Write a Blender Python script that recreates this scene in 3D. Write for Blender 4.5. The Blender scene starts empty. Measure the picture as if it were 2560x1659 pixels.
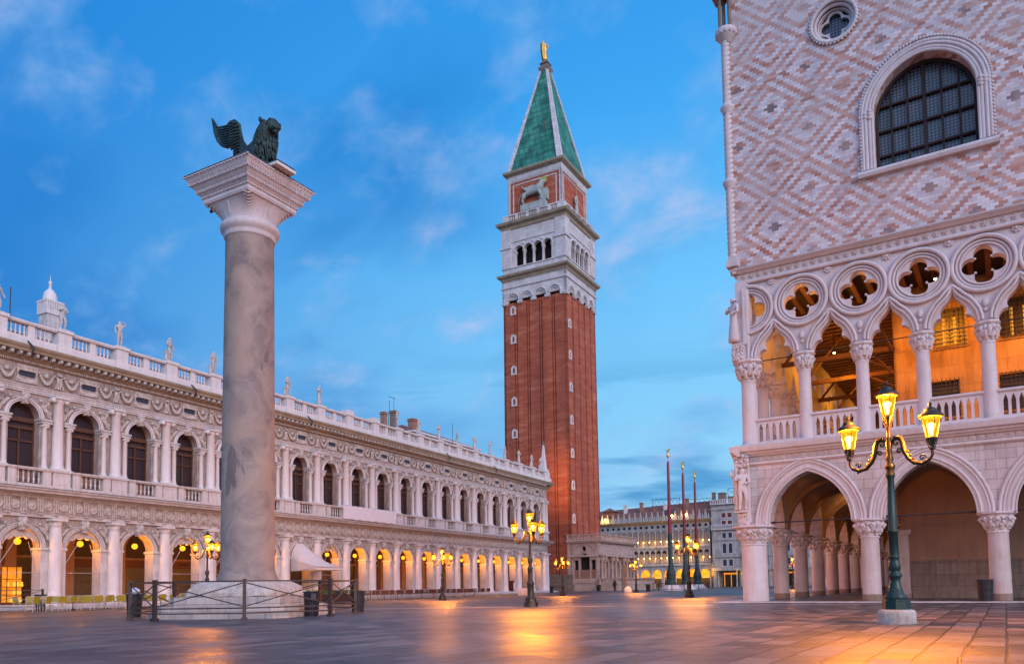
import bpy, math, random
from mathutils import Vector, Matrix
from mathutils.geometry import tessellate_polygon
random.seed(7)
PI = math.pi
sc = bpy.context.scene
# ---------------------------------------------------------------- camera
cam = bpy.data.cameras.new("camera"); camo = bpy.data.objects.new("camera", cam)
sc.collection.objects.link(camo); sc.camera = camo
_yaw, _pit, _rol = math.radians(32.458), math.radians(3.643), math.radians(-0.827)
_h = Vector((-math.sin(_yaw)*math.cos(_pit), math.cos(_yaw)*math.cos(_pit), math.sin(_pit)))
_r = Vector((math.cos(_yaw), math.sin(_yaw), 0)); _u = _r.cross(_h)
_R = _r*math.cos(_rol) + _u*math.sin(_rol); _U = _u*math.cos(_rol) - _r*math.sin(_rol)
camo.matrix_world = Matrix(((_R.x, _U.x, -_h.x, 8.77), (_R.y, _U.y, -_h.y, -32.609), (_R.z, _U.z, -_h.z, .785), (0, 0, 0, 1)))
cam.sensor_width = 36; cam.lens = 27.189; cam.shift_y = .1993; cam.clip_end = 6000; cam.clip_start = .1
# ---------------------------------------------------------------- node helper
class E:
    """tiny expression wrapper around Math nodes"""
    def __init__(s, nt, v): s.nt = nt; s.v = v
    def op(s, o, b=None, c=None):
        n = s.nt.nodes.new('ShaderNodeMath'); n.operation = o
        for i, q in enumerate((s, b, c)):
            if q is None: continue
            q = q.v if isinstance(q, E) else q
            if isinstance(q, (int, float)): n.inputs[i].default_value = q
            else: s.nt.links.new(q, n.inputs[i])
        return E(s.nt, n.outputs[0])
    def __add__(s, b): return s.op('ADD', b)
    def __sub__(s, b): return s.op('SUBTRACT', b)
    def __mul__(s, b): return s.op('MULTIPLY', b)
    def __truediv__(s, b): return s.op('DIVIDE', b)
    def mod(s, b): return s.op('FLOORED_MODULO', b)
    def floor(s): return s.op('FLOOR')
    def abs(s): return s.op('ABSOLUTE')
    def lt(s, b): return s.op('LESS_THAN', b)
    def gt(s, b): return s.op('GREATER_THAN', b)
    def mn(s, b): return s.op('MINIMUM', b)
    def mx(s, b): return s.op('MAXIMUM', b)
def ramp(nt, fac, stops, interp='LINEAR'):
    n = nt.nodes.new('ShaderNodeValToRGB'); cr = n.color_ramp; cr.interpolation = interp
    while len(cr.elements) < len(stops): cr.elements.new(.5)
    for e, (p, c) in zip(cr.elements, stops):
        e.position = p; e.color = (c[0], c[1], c[2], 1) if not isinstance(c, (int, float)) else (c, c, c, 1)
    nt.links.new(fac.v if isinstance(fac, E) else fac, n.inputs[0]); return n.outputs[0]
def mixc(nt, fac, a, b, mode='MIX'):
    n = nt.nodes.new('ShaderNodeMix'); n.data_type = 'RGBA'; n.blend_type = mode
    for s_, q in ((n.inputs[0], fac), (n.inputs[6], a), (n.inputs[7], b)):
        q = q.v if isinstance(q, E) else q
        if isinstance(q, (int, float)): s_.default_value = q
        elif isinstance(q, tuple): s_.default_value = (q[0], q[1], q[2], 1)
        else: nt.links.new(q, s_)
    return n.outputs[2]
def noise(nt, vec, scale, detail=4, rough=.55, dist=0):
    n = nt.nodes.new('ShaderNodeTexNoise'); n.inputs['Scale'].default_value = scale
    n.inputs['Detail'].default_value = detail; n.inputs['Roughness'].default_value = rough; n.inputs['Distortion'].default_value = dist
    if vec is not None: nt.links.new(vec, n.inputs['Vector'])
    return n.outputs['Fac']
def mapping(nt, vec, scale=(1, 1, 1), rot=(0, 0, 0), loc=(0, 0, 0)):
    m = nt.nodes.new('ShaderNodeMapping'); m.inputs['Scale'].default_value = scale
    m.inputs['Rotation'].default_value = rot; m.inputs['Location'].default_value = loc
    nt.links.new(vec, m.inputs['Vector']); return m.outputs[0]
# ---------------------------------------------------------------- world, sun, exposure
w = bpy.data.worlds.new("World"); sc.world = w; w.use_nodes = True; nt = w.node_tree; nt.nodes.clear()
out = nt.nodes.new('ShaderNodeOutputWorld'); bg = nt.nodes.new('ShaderNodeBackground'); nt.links.new(bg.outputs[0], out.inputs[0])
tc = nt.nodes.new('ShaderNodeTexCoord'); V = tc.outputs['Generated']
sep = nt.nodes.new('ShaderNodeSeparateXYZ'); nt.links.new(V, sep.inputs[0])
X, Y, Z = [E(nt, sep.outputs[i]) for i in range(3)]
Zc = Z.mx(0.0)
base = ramp(nt, Zc, [(0, (.24, .52, .80)), (.07, (.34, .68, .97)), (.2, (.27, .67, 1.02)), (.36, (.17, .60, 1.05)), (.54, (.055, .42, .98)), (.75, (.015, .26, .78)), (1, (.01, .16, .5))])
dotw = (X*-.93 + Y*.1 + Z*.35).mx(0.0)                                   # deeper blue towards the west
base = mixc(nt, (dotw.op('POWER', 5.0)*1.0).mn(.8), base, (.006, .19, .66))
# clouds: flat layer projected on a plane above
pv = nt.nodes.new('ShaderNodeCombineXYZ'); zz = Zc + .45
for i, q in enumerate((X/zz, Y/zz)): nt.links.new(q.v, pv.inputs[i])
cv = mapping(nt, pv.outputs[0], (1.5, 1.9, 1.5), (0, 0, .5), (2.3, 6.2, 0))
cl = E(nt, noise(nt, cv, 2.6, 5, .5, .15))
fine = E(nt, noise(nt, cv, 4.6, 5, .6, .2))
dk = ramp(nt, noise(nt, mapping(nt, cv, loc=(9, 4, 0)), 1.3, 4, .5, .2), [(.46, 0), (.64, 1)])
base = mixc(nt, E(nt, dk)*((dotw - .52)*3.2).mn(1.0).mx(0.0)*.75, base, (.010, .20, .64))
cf = ramp(nt, cl*.72 + fine*.28, [(.49, 0), (.64, 1)])
ccol = ramp(nt, fine, [(.35, (.07, .30, .72)), (.5, (.22, .48, .88)), (.68, (.50, .60, .90))])
base = mixc(nt, E(nt, cf)*.66, base, ccol)
# long low blue cloud bars near the horizon
lv = mapping(nt, V, (2.2, 2.2, 17), (0, 0, 0), (.35, .2, .1))
lo = ramp(nt, E(nt, noise(nt, lv, 1.25, 5, .5, .3)), [(.50, 0), (.60, 1)])
band = ((Z - .02)*18.0).mn(1.0).mx(0.0)*((E(nt, (Z*-1.0 + .30).v)*9.0).mn(1.0).mx(0.0))
base = mixc(nt, E(nt, lo)*band*.8, base, (.04, .30, .66))
# the dawn glow behind the photographer, in the south-east
gl = (X*.84 + Y*-.48 + Z*.25).mx(0.0).op('POWER', 2.2)
glow = mixc(nt, 1.0, base, mixc(nt, gl, (0, 0, 0), (1.95, 1.56, 1.80)), 'ADD')
sk = nt.nodes.new('ShaderNodeTexSky'); sk.sky_type = 'NISHITA'; sk.sun_disc = False
sk.sun_elevation = math.radians(6); sk.sun_rotation = math.radians(135)
fin = mixc(nt, .004, glow, sk.outputs[0], 'ADD')
nt.links.new(fin, bg.inputs[0]); bg.inputs[1].default_value = 1.0
sun = bpy.data.lights.new("sun", 'SUN'); suno = bpy.data.objects.new("sun", sun); sc.collection.objects.link(suno)
sun.energy = 1.0; sun.angle = math.radians(18); sun.color = (1, .76, .62)
suno.rotation_euler = Vector((.84, -.44, .36)).to_track_quat('Z', 'Y').to_euler()
sc.view_settings.view_transform = 'Standard'; sc.view_settings.look = 'None'; sc.view_settings.exposure = -.08; sc.view_settings.gamma = 1
cy = sc.cycles
try:
    cy.max_bounces = 5; cy.diffuse_bounces = 3; cy.glossy_bounces = 2; cy.transparent_max_bounces = 8; cy.transmission_bounces = 2
    cy.sample_clamp_indirect = 3; cy.sample_clamp_direct = 0; cy.use_light_tree = True; cy.use_denoising = True
    cy.caustics_reflective = False; cy.caustics_refractive = False
except Exception: pass
# ---------------------------------------------------------------- materials
def new_mat(name):
    m = bpy.data.materials.new(name); m.use_nodes = True; nt = m.node_tree
    b = nt.nodes['Principled BSDF']; t = nt.nodes.new('ShaderNodeTexCoord'); return m, nt, b, t.outputs['Object']
def bump(nt, b, h, strength=.3, dist=.02):
    n = nt.nodes.new('ShaderNodeBump'); n.inputs['Strength'].default_value = strength; n.inputs['Distance'].default_value = dist
    nt.links.new(h.v if isinstance(h, E) else h, n.inputs['Height']); nt.links.new(n.outputs[0], b.inputs['Normal'])
def stone(name, c, dirt, scale=1.2, amt=.5, rough=.75, blocks=None, streak=True, bumps=.35, c2=None):
    m, nt, b, co = new_mat(name)
    n1 = noise(nt, co, scale, 6, .6); n2 = noise(nt, mapping(nt, co, (3, 3, .35)), scale*1.6, 5, .6); n3 = noise(nt, co, scale*14, 3, .6)
    f = E(nt, n1)*.5 + E(nt, n2 if streak else n1)*.5
    k = ramp(nt, f, [(.42, 0), (.68, 1)])
    col = mixc(nt, E(nt, n3), tuple(v*.86 for v in c), tuple(min(1, v*1.1) for v in c))
    if c2: col = mixc(nt, E(nt, ramp(nt, E(nt, noise(nt, co, scale*.6, 3, .5, .5)), [(.45, 0), (.6, 1)])), col, c2)
    col = mixc(nt, E(nt, k)*amt, col, dirt)
    hgt = E(nt, n3)*.5 + E(nt, n1)*.5
    if blocks:
        bt = nt.nodes.new('ShaderNodeTexBrick'); sx = nt.nodes.new('ShaderNodeSeparateXYZ'); nt.links.new(co, sx.inputs[0])
        cx = nt.nodes.new('ShaderNodeCombineXYZ'); nt.links.new((E(nt, sx.outputs[0]) + E(nt, sx.outputs[1])).v, cx.inputs[0]); nt.links.new(sx.outputs[2], cx.inputs[1])
        nt.links.new(cx.outputs[0], bt.inputs['Vector']); bt.inputs['Scale'].default_value = 1
        bt.inputs['Brick Width'].default_value = blocks[0]; bt.inputs['Row Height'].default_value = blocks[1]
        bt.inputs['Mortar Size'].default_value = blocks[2]; bt.inputs['Color1'].default_value = (1, 1, 1, 1)
        bt.inputs['Color2'].default_value = (.82, .80, .80, 1); bt.inputs['Mortar'].default_value = (.5, .45, .42, 1)
        col = mixc(nt, 1.0, col, bt.outputs['Color'], 'MULTIPLY')
    nt.links.new(col, b.inputs['Base Color']); b.inputs['Roughness'].default_value = rough
    bump(nt, b, hgt, bumps, .03); return m
def plain(name, c, rough=.5, metal=0, emis=None, es=0, var=.15, scale=8):
    m, nt, b, co = new_mat(name)
    n1 = noise(nt, co, scale, 4, .6)
    nt.links.new(mixc(nt, E(nt, n1), tuple(v*(1-var) for v in c), tuple(min(1, v*(1+var)) for v in c)), b.inputs['Base Color'])
    b.inputs['Roughness'].default_value = rough; b.inputs['Metallic'].default_value = metal
    if emis: b.inputs['Emission Color'].default_value = (*emis, 1); b.inputs['Emission Strength'].default_value = es
    return m
M = {}
M['istria'] = stone('istrian_stone', (.60, .58, .58), (.20, .15, .12), 1.1, .6, .7)
M['shade_grime'] = stone('shade_grime_stone', (.40, .34, .31), (.09, .06, .045), 1.6, .8, .85, bumps=.6)  # darker colour puts recess shade, plus some grime, behind the carving
M['istria_clean'] = stone('istrian_stone_clean', (.70, .68, .69), (.30, .24, .20), .9, .38, .65)
M['carved'] = stone('carved_stone', (.60, .56, .53), (.13, .09, .06), 4.5, .8, .8, bumps=.6)
M['palace'] = stone('palace_stone', (.58, .55, .585), (.30, .22, .17), 1.3, .4, .7, bumps=.25)
M['palace_blocks'] = stone('palace_ashlar', (.57, .53, .55), (.30, .22, .18), 1.3, .65, .75, (.62, .36, .010))
M['palace_dirty'] = stone('palace_column_stone', (.50, .45, .455), (.24, .16, .11), 1.4, .5, .6, bumps=.25)
M['statue'] = stone('statue_marble', (.55, .53, .52), (.18, .15, .13), 5, .7, .7, bumps=.4)
M['proc'] = stone('procuratie_stone', (.48, .46, .45), (.10, .08, .075), .8, .8, .8)
M['tower_white'] = stone('tower_white_stone', (.64, .64, .66), (.28, .22, .16), .5, .5, .75, (1.6, .7, .012), bumps=.2)
M['plinthrock'] = stone('rough_base_marble', (.58, .54, .50), (.22, .15, .10), 4.5, .8, .8, bumps=1.0)
M['steps'] = stone('step_stone', (.56, .52, .49), (.25, .19, .14), 2.0, .6, .7, (1.2, .23, .012))
m, nt, b, co = new_mat('column_granite'); M['granite'] = m
g1 = noise(nt, co, 1.1, 6, .6, .6); g2 = noise(nt, co, 42, 3, .7); g3 = noise(nt, mapping(nt, co, (1, 1, .35), loc=(3, 1, 2)), .75, 5, .55, .4); g4 = noise(nt, co, .55, 4, .5, .2)
c = ramp(nt, g1, [(.35, (.17, .138, .13)), (.5, (.25, .205, .19)), (.65, (.32, .265, .232))])
c = mixc(nt, E(nt, ramp(nt, g4, [(.50, 0), (.58, 1)]))*.65, c, (.33, .25, .20))
c = mixc(nt, E(nt, ramp(nt, g3, [(.615, 0), (.635, 1)]))*.75, c, (.115, .10, .105))
c = mixc(nt, .55, c, ramp(nt, g2, [(.3, (.35, .35, .36)), (.7, (.75, .74, .73))]), 'OVERLAY')
nt.links.new(c, b.inputs['Base Color']); b.inputs['Roughness'].default_value = .75
bump(nt, b, E(nt, g2)*.35 + E(nt, g1)*.8 + E(nt, ramp(nt, g3, [(.615, 1), (.635, 0)]))*.6, .7, .03)
M['loggetta'] = stone('loggetta_marble', (.58, .44, .37), (.20, .10, .07), 1.2, .5, .6, (.9, .5, .01))
M['redmarble'] = stone('red_verona_marble', (.34, .17, .12), (.16, .07, .05), 2, .5, .5)
M['lead'] = plain('lead_sheet', (.10, .115, .14), .5)
M['rooftile'] = plain('roof_tiles', (.20, .085, .06), .85, var=.7, scale=1.4)
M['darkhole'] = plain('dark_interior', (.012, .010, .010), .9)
M['iron'] = plain('dark_iron', (.035, .025, .025), .45, .3)
M['fence'] = plain('fence_iron', (.045, .030, .028), .5, .2)
M['green'] = plain('green_lamp_paint', (.005, .032, .029), .36, .1, var=.4, scale=14)
M['lampiron'] = plain('blackened_lamp_iron', (.035, .035, .028), .45, .3, var=.4)
M['gilt'] = plain('gilded_lamp_metal', (.060, .042, .012), .38, .6, var=.6, scale=30)
M['gold'] = plain('gold_leaf', (.85, .48, .10), .3, .9)
M['bin'] = plain('bin_plastic', (.020, .021, .028), .45)
M['wood'] = plain('window_wood', (.085, .036, .018), .6, var=.5)
M['darkwood'] = plain('dark_oak', (.016, .009, .010), .8)
M['beam'] = plain('ceiling_beam_wood', (.10, .038, .018), .7, var=.4, scale=2)
M['canvas'] = plain('white_canvas', (.62, .56, .54), .9)
M['canvas2'] = plain('curtain_canvas', (.50, .43, .40), .9, var=.25)
M['poster'] = plain('white_banner_cloth', (.70, .68, .72), .9, var=.05)
M['red'] = plain('flagpole_red_paint', (.20, .008, .018), .35)
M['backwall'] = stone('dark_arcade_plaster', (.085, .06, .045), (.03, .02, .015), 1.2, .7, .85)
M['shutter'] = stone('shutter_metal', (.13, .105, .06), (.06, .04, .025), 2, .4, .5, (40, .11, .012), False)
M['fascia'] = plain('shop_fascia_red', (.09, .018, .012), .5)
M['shopdark'] = plain('shop_front_dark', (.03, .018, .012), .35)
M['plaster'] = stone('arcade_plaster', (.33, .21, .15), (.17, .09, .06), .7, .6, .9, bumps=.3)
M['ochre'] = stone('loggia_ochre_plaster', (.46, .30, .17), (.20, .10, .04), .8, 1.0, .9, (1.9, .9, .006))
M['vault'] = stone('vault_plaster', (.36, .25, .15), (.22, .14, .08), .6, .5, .9, bumps=.15)
M['socle'] = stone('weathered_socle', (.27, .21, .17), (.13, .09, .07), 1.6, .8, .85, (1.5, .5, .01), bumps=.6)
M['chairgreen'] = plain('green_chair_weave', (.26, .24, .02), .6)
M['chairbrown'] = plain('brown_chair_weave', (.10, .045, .035), .6)
M['alu'] = plain('aluminium_tube', (.50, .49, .50), .35, .5)
M['leaf'] = plain('hedge_leaves', (.06, .11, .02), .7, var=.5, scale=20)
M['glassdark'] = plain('dark_window_glass', (.03, .035, .055), .4)
M['gap'] = plain('lit_curtain_gap', (.5, .35, .1), .7, 0, (1, .50, .08), .5)
M['redshut'] = plain('red_shutters', (.16, .03, .02), .6)
M['blind'] = plain('window_blinds', (.24, .19, .17), .8, var=.4, scale=.9)
M['amber'] = plain('lit_shop_interior', (.6, .3, .05), .6, 0, (1, .30, .018), .75, var=.6, scale=1.1)
M['lit'] = plain('lit_yellow_sign', (.6, .4, .1), .6, 0, (1, .42, .03), 1.1)
M['skin'] = plain('skin', (.35, .2, .15), .6)
M['coat'] = plain('dark_coat', (.012, .012, .016), .8)
M['litter'] = plain('plastic_litter', (.55, .6, .7), .5, var=.3)
M['stainstrip'] = plain('weathered_cornice', (.30, .24, .17), .8, var=.55, scale=1.2)
# tower brick
m, nt, b, co = new_mat('tower_brick'); M['brick'] = m
n1 = noise(nt, mapping(nt, co, (.5, .5, 2.6)), .55, 7, .68); n2 = noise(nt, mapping(nt, co, (.8, .8, 4.5)), 1.1, 7, .82); n3 = noise(nt, mapping(nt, co, (1, 1, .05)), .5, 4, .6)
c = ramp(nt, E(nt, n1)*.55 + E(nt, n2)*.45, [(.30, (.14, .032, .015)), (.42, (.30, .066, .030)), (.52, (.40, .100, .046)), (.60, (.47, .17, .095)), (.72, (.56, .34, .24))])
c = mixc(nt, E(nt, ramp(nt, E(nt, n3), [(.4, 0), (.62, 1)]))*.40, c, (.155, .05, .04))
sp = ramp(nt, E(nt, noise(nt, mapping(nt, co, (1, 1, 2.2)), 2.3, 2, .5)), [(.70, 0), (.74, 1)])
c = mixc(nt, E(nt, sp)*.55, c, (.48, .33, .28)); nt.links.new(c, b.inputs['Base Color']); b.inputs['Roughness'].default_value = .9
bump(nt, b, n2, .6, .05)
# palace lozenge wall
m, nt, b, co = new_mat('lozenge_brick_wall'); M['lozenge'] = m
sx = nt.nodes.new('ShaderNodeSeparateXYZ'); nt.links.new(co, sx.inputs[0])
hx = E(nt, sx.outputs[0]) + E(nt, sx.outputs[1]) + E(nt, noise(nt, co, .9, 2))*.05
vz = E(nt, sx.outputs[2]) + E(nt, noise(nt, co, .7, 2))*.04
U_ = (hx - 1.10)/.1348; V_ = (vz - 15.49)/.1214
vj = (V_ + .5).floor(); ui = ((U_ + vj.mod(2.0) + .0)/2.0).floor()          # brick index in a running bond
uc = ui*2.0 + 1.0 - vj.mod(2.0)
mm = ((uc + 10.5).mod(21.0) - 10.5).abs() + ((vj + 10.5).mod(21.0) - 10.5).abs()
m1 = mm.mn((mm*-1.0 + 21.0).abs())
white = m1.gt(2.2)*m1.lt(5.2) + m1.gt(7.2)*m1.lt(9.2)
wn = nt.nodes.new('ShaderNodeTexWhiteNoise'); wn.noise_dimensions = '2D'
cb = nt.nodes.new('ShaderNodeCombineXYZ'); nt.links.new(ui.v, cb.inputs[0]); nt.links.new(vj.v, cb.inputs[1]); nt.links.new(cb.outputs[0], wn.inputs['Vector'])
rnd = E(nt, wn.outputs['Value'])
white = (white + rnd.gt(.955)).mod(2.0)
pink = ramp(nt, rnd, [(0, (.50, .30, .26)), (.22, (.41, .20, .155)), (.4, (.53, .34, .30)), (.62, (.46, .25, .205)), (.80, (.35, .15, .11)), (.88, (.52, .38, .36))], 'CONSTANT')
wht = ramp(nt, rnd, [(0, (.60, .59, .64)), (.3, (.53, .51, .56)), (.6, (.66, .65, .70)), (.85, (.46, .45, .51))], 'CONSTANT')
col = mixc(nt, white, pink, wht)
cross = m1.lt(1.7)*m1.gt(.6)
col = mixc(nt, cross*.85, col, ramp(nt, E(nt, noise(nt, co, .35, 1)), [(.45, (.13, .12, .14)), (.6, (.33, .24, .22))]))
fu = ((U_ + vj.mod(2.0))/2.0); fu = (fu - fu.floor()); fv = V_ + .5; fv = fv - fv.floor()
mort = (fu.lt(.035) + fv.lt(.075)).mn(1.0)
col = mixc(nt, mort*.55, col, (.22, .15, .15))
st = ramp(nt, E(nt, noise(nt, co, .5, 5, .6)), [(.4, 0), (.7, 1)]); col = mixc(nt, E(nt, st)*.35, col, (.40, .30, .29))
rs = ramp(nt, E(nt, noise(nt, mapping(nt, co, (2.2, 2.2, .16)), 1.3, 5, .6)), [(.52, 0), (.70, 1)]); col = mixc(nt, E(nt, rs)*.30, col, (.26, .20, .21))
pt = ramp(nt, E(nt, noise(nt, mapping(nt, co, loc=(7, 3, 1)), .33, 2, .5)), [(.56, 0), (.60, 1)]); col = mixc(nt, E(nt, pt)*.28, col, (.50, .44, .44))
nt.links.new(col, b.inputs['Base Color']); b.inputs['Roughness'].default_value = .75
bump(nt, b, mort*-1.0 + rnd*.5, .35, .012)
# copper roof
m, nt, b, co = new_mat('green_copper'); M['copper'] = m
n1 = noise(nt, mapping(nt, co, (1, 1, .12)), 1.2, 5, .6); n2 = noise(nt, co, .5, 4, .6)
c = ramp(nt, n2, [(.35, (.012, .10, .07)), (.5, (.025, .20, .135)), (.65, (.06, .32, .23))])
c = mixc(nt, E(nt, ramp(nt, n1, [(.56, 0), (.66, 1)]))*.5, c, (.12, .12, .03))
sx = nt.nodes.new('ShaderNodeSeparateXYZ'); nt.links.new(co, sx.inputs[0])
gx = (E(nt, sx.outputs[2])/1.15); g1 = (gx - gx.floor()).lt(.15); gy = ((E(nt, sx.outputs[0]) + E(nt, sx.outputs[1]))/1.1); g2 = (gy - gy.floor()).lt(.10)
nt.links.new(mixc(nt, (g1 + g2).mn(1.0)*.75, c, (.006, .05, .045)), b.inputs['Base Color']); b.inputs['Roughness'].default_value = .6
# bronze
m, nt, b, co = new_mat('bronze_patina'); M['bronze'] = m
n1 = noise(nt, co, 3.5, 6, .7); n2 = noise(nt, co, 16, 4, .7)
nt.links.new(ramp(nt, E(nt, n1)*.6 + E(nt, n2)*.4, [(.35, (.010, .018, .020)), (.5, (.022, .045, .045)), (.6, (.05, .11, .10)), (.72, (.07, .24, .21))]), b.inputs['Base Color'])
b.inputs['Roughness'].default_value = .5; b.inputs['Metallic'].default_value = .35; bump(nt, b, n2, .9, .05)
M['palebronze'] = stone('pale_lion_stone', (.40, .45, .43), (.10, .13, .12), 1.0, .7, .8)
# paving
m, nt, b, co = new_mat('trachyte_paving'); M['paving'] = m
wob = noise(nt, co, .8, 3, .6)
sx = nt.nodes.new('ShaderNodeSeparateXYZ'); nt.links.new(co, sx.inputs[0]); cx = nt.nodes.new('ShaderNodeCombineXYZ')
nt.links.new((E(nt, sx.outputs[1])).v, cx.inputs[0]); nt.links.new((E(nt, sx.outputs[0]) + E(nt, wob)*.10).v, cx.inputs[1])
bt = nt.nodes.new('ShaderNodeTexBrick'); nt.links.new(cx.outputs[0], bt.inputs['Vector']); bt.inputs['Scale'].default_value = 1
bt.inputs['Brick Width'].default_value = .74; bt.inputs['Row Height'].default_value = .40; bt.inputs['Mortar Size'].default_value = .018; bt.inputs['Mortar Smooth'].default_value = .35
bt.inputs['Color1'].default_value = (.15, .15, .15, 1); bt.inputs['Color2'].default_value = (.95, .95, .95, 1); bt.inputs['Mortar'].default_value = (0, 0, 0, 1); bt.inputs['Bias'].default_value = 0
n1 = noise(nt, co, 1.7, 6, .65); n2 = noise(nt, co, 22, 4, .7); n3 = noise(nt, co, .22, 3, .5)
v = E(nt, bt.outputs['Color'])
c = ramp(nt, v*.50 + E(nt, n1)*.30 + E(nt, n2)*.20, [(.25, (.025, .021, .024)), (.45, (.065, .055, .058)), (.70, (.18, .145, .135))])
c = mixc(nt, E(nt, bt.outputs['Fac'])*.8, c, (.012, .009, .009))
nt.links.new(c, b.inputs['Base Color'])
nt.links.new(ramp(nt, E(nt, n3)*.5 + E(nt, n1)*.35 + v*.15, [(.35, .34), (.5, .48), (.7, .68)]), b.inputs['Roughness'])
b.inputs['Specular IOR Level'].default_value = .35
sw = noise(nt, mapping(nt, co, (1, 1, 1)), .9, 4, .6)
bump(nt, b, E(nt, bt.outputs['Fac'])*-1.2 + v*.25 + E(nt, n2)*.25 + E(nt, n1)*.5 + E(nt, sw)*.9, .75, .022)
# lantern glass: translucent amber that lets the lamp inside shine through
def glow_mat(name, col, s, tr):
    m = bpy.data.materials.new(name); m.use_nodes = True; nt = m.node_tree; nt.nodes.clear()
    o = nt.nodes.new('ShaderNodeOutputMaterial'); mx = nt.nodes.new('ShaderNodeMixShader'); t = nt.nodes.new('ShaderNodeBsdfTransparent'); e = nt.nodes.new('ShaderNodeEmission')
    t.inputs[0].default_value = (1, .85, .55, 1); e.inputs[0].default_value = (*col, 1); e.inputs[1].default_value = s
    mx.inputs[0].default_value = 1 - tr; nt.links.new(t.outputs[0], mx.inputs[1]); nt.links.new(e.outputs[0], mx.inputs[2]); nt.links.new(mx.outputs[0], o.inputs[0]); return m
M['lantern'] = glow_mat('amber_lantern_glass', (1, .40, .008), 1.3, .28)
M['flame'] = glow_mat('glowing_bulb', (1, .72, .20), 60, .6)
M['globe'] = glow_mat('glowing_globe', (1, .42, .02), 2.6, .35)
# window with bottle-glass roundels
m, nt, b, co = new_mat('roundel_glass'); M['roundel'] = m
sx = nt.nodes.new('ShaderNodeSeparateXYZ'); nt.links.new(co, sx.inputs[0])
a_ = (E(nt, sx.outputs[0]) + E(nt, sx.outputs[1]))/.125; z_ = E(nt, sx.outputs[2])/.125
fa = a_ - a_.floor() - .5; fz = z_ - z_.floor() - .5; rr = (fa*fa + fz*fz).op('SQRT')
ring = rr.gt(.40)*rr.lt(.47); inner = rr.lt(.40)
c = mixc(nt, inner, (.018, .02, .03), ramp(nt, E(nt, noise(nt, co, 1.5, 3)), [(.35, (.06, .12, .16)), (.65, (.10, .11, .18))]))
c = mixc(nt, ring, c, (.01, .01, .012)); nt.links.new(c, b.inputs['Base Color']); b.inputs['Roughness'].default_value = .25
m, nt, b, co = new_mat('lattice_glass'); M['lattice'] = m
sx = nt.nodes.new('ShaderNodeSeparateXYZ'); nt.links.new(co, sx.inputs[0])
a_ = E(nt, sx.outputs[0])/.13; z_ = E(nt, sx.outputs[2])/.13; fa = a_ - a_.floor() - .5; fz = z_ - z_.floor() - .5; rr = (fa*fa + fz*fz).op('SQRT')
nt.links.new(mixc(nt, rr.lt(.36), (.045, .028, .03), (.010, .009, .018)), b.inputs['Base Color']); b.inputs['Roughness'].default_value = .35
# ---------------------------------------------------------------- mesh builder
COL = sc.collection
def link(o, parent=None):
    COL.objects.link(o)
    if parent is not None: o.parent = parent
    return o
def tag(o, label=None, cat=None, group=None, kind=None):
    for k, v in (('label', label), ('category', cat), ('group', group), ('kind', kind)):
        if v: o[k] = v
    return o
def thing(name, label, cat, loc=(0, 0, 0), rz=0, group=None):
    o = bpy.data.objects.new(name, None); link(o); o.location = loc; o.rotation_euler = (0, 0, rz); o.empty_display_size = .2
    return tag(o, label, cat, group)
def copy_tree(o, parent=None, loc=None, rz=None):
    c = o.copy(); link(c)
    if parent is not None: c.parent = parent
    for ch in [q for q in bpy.data.objects if q.parent == o] if False else KIDS.get(o.name, []): copy_kid(ch, c)
    if loc is not None: c.location = loc
    if rz is not None: c.rotation_euler = (0, 0, rz)
    return c
KIDS = {}
def copy_kid(ch, par):
    c = ch.copy(); link(c); c.parent = par; KIDS.setdefault(par.name, []).append(c)
    for g in KIDS.get(ch.name, []): copy_kid(g, c)
    return c
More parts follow.
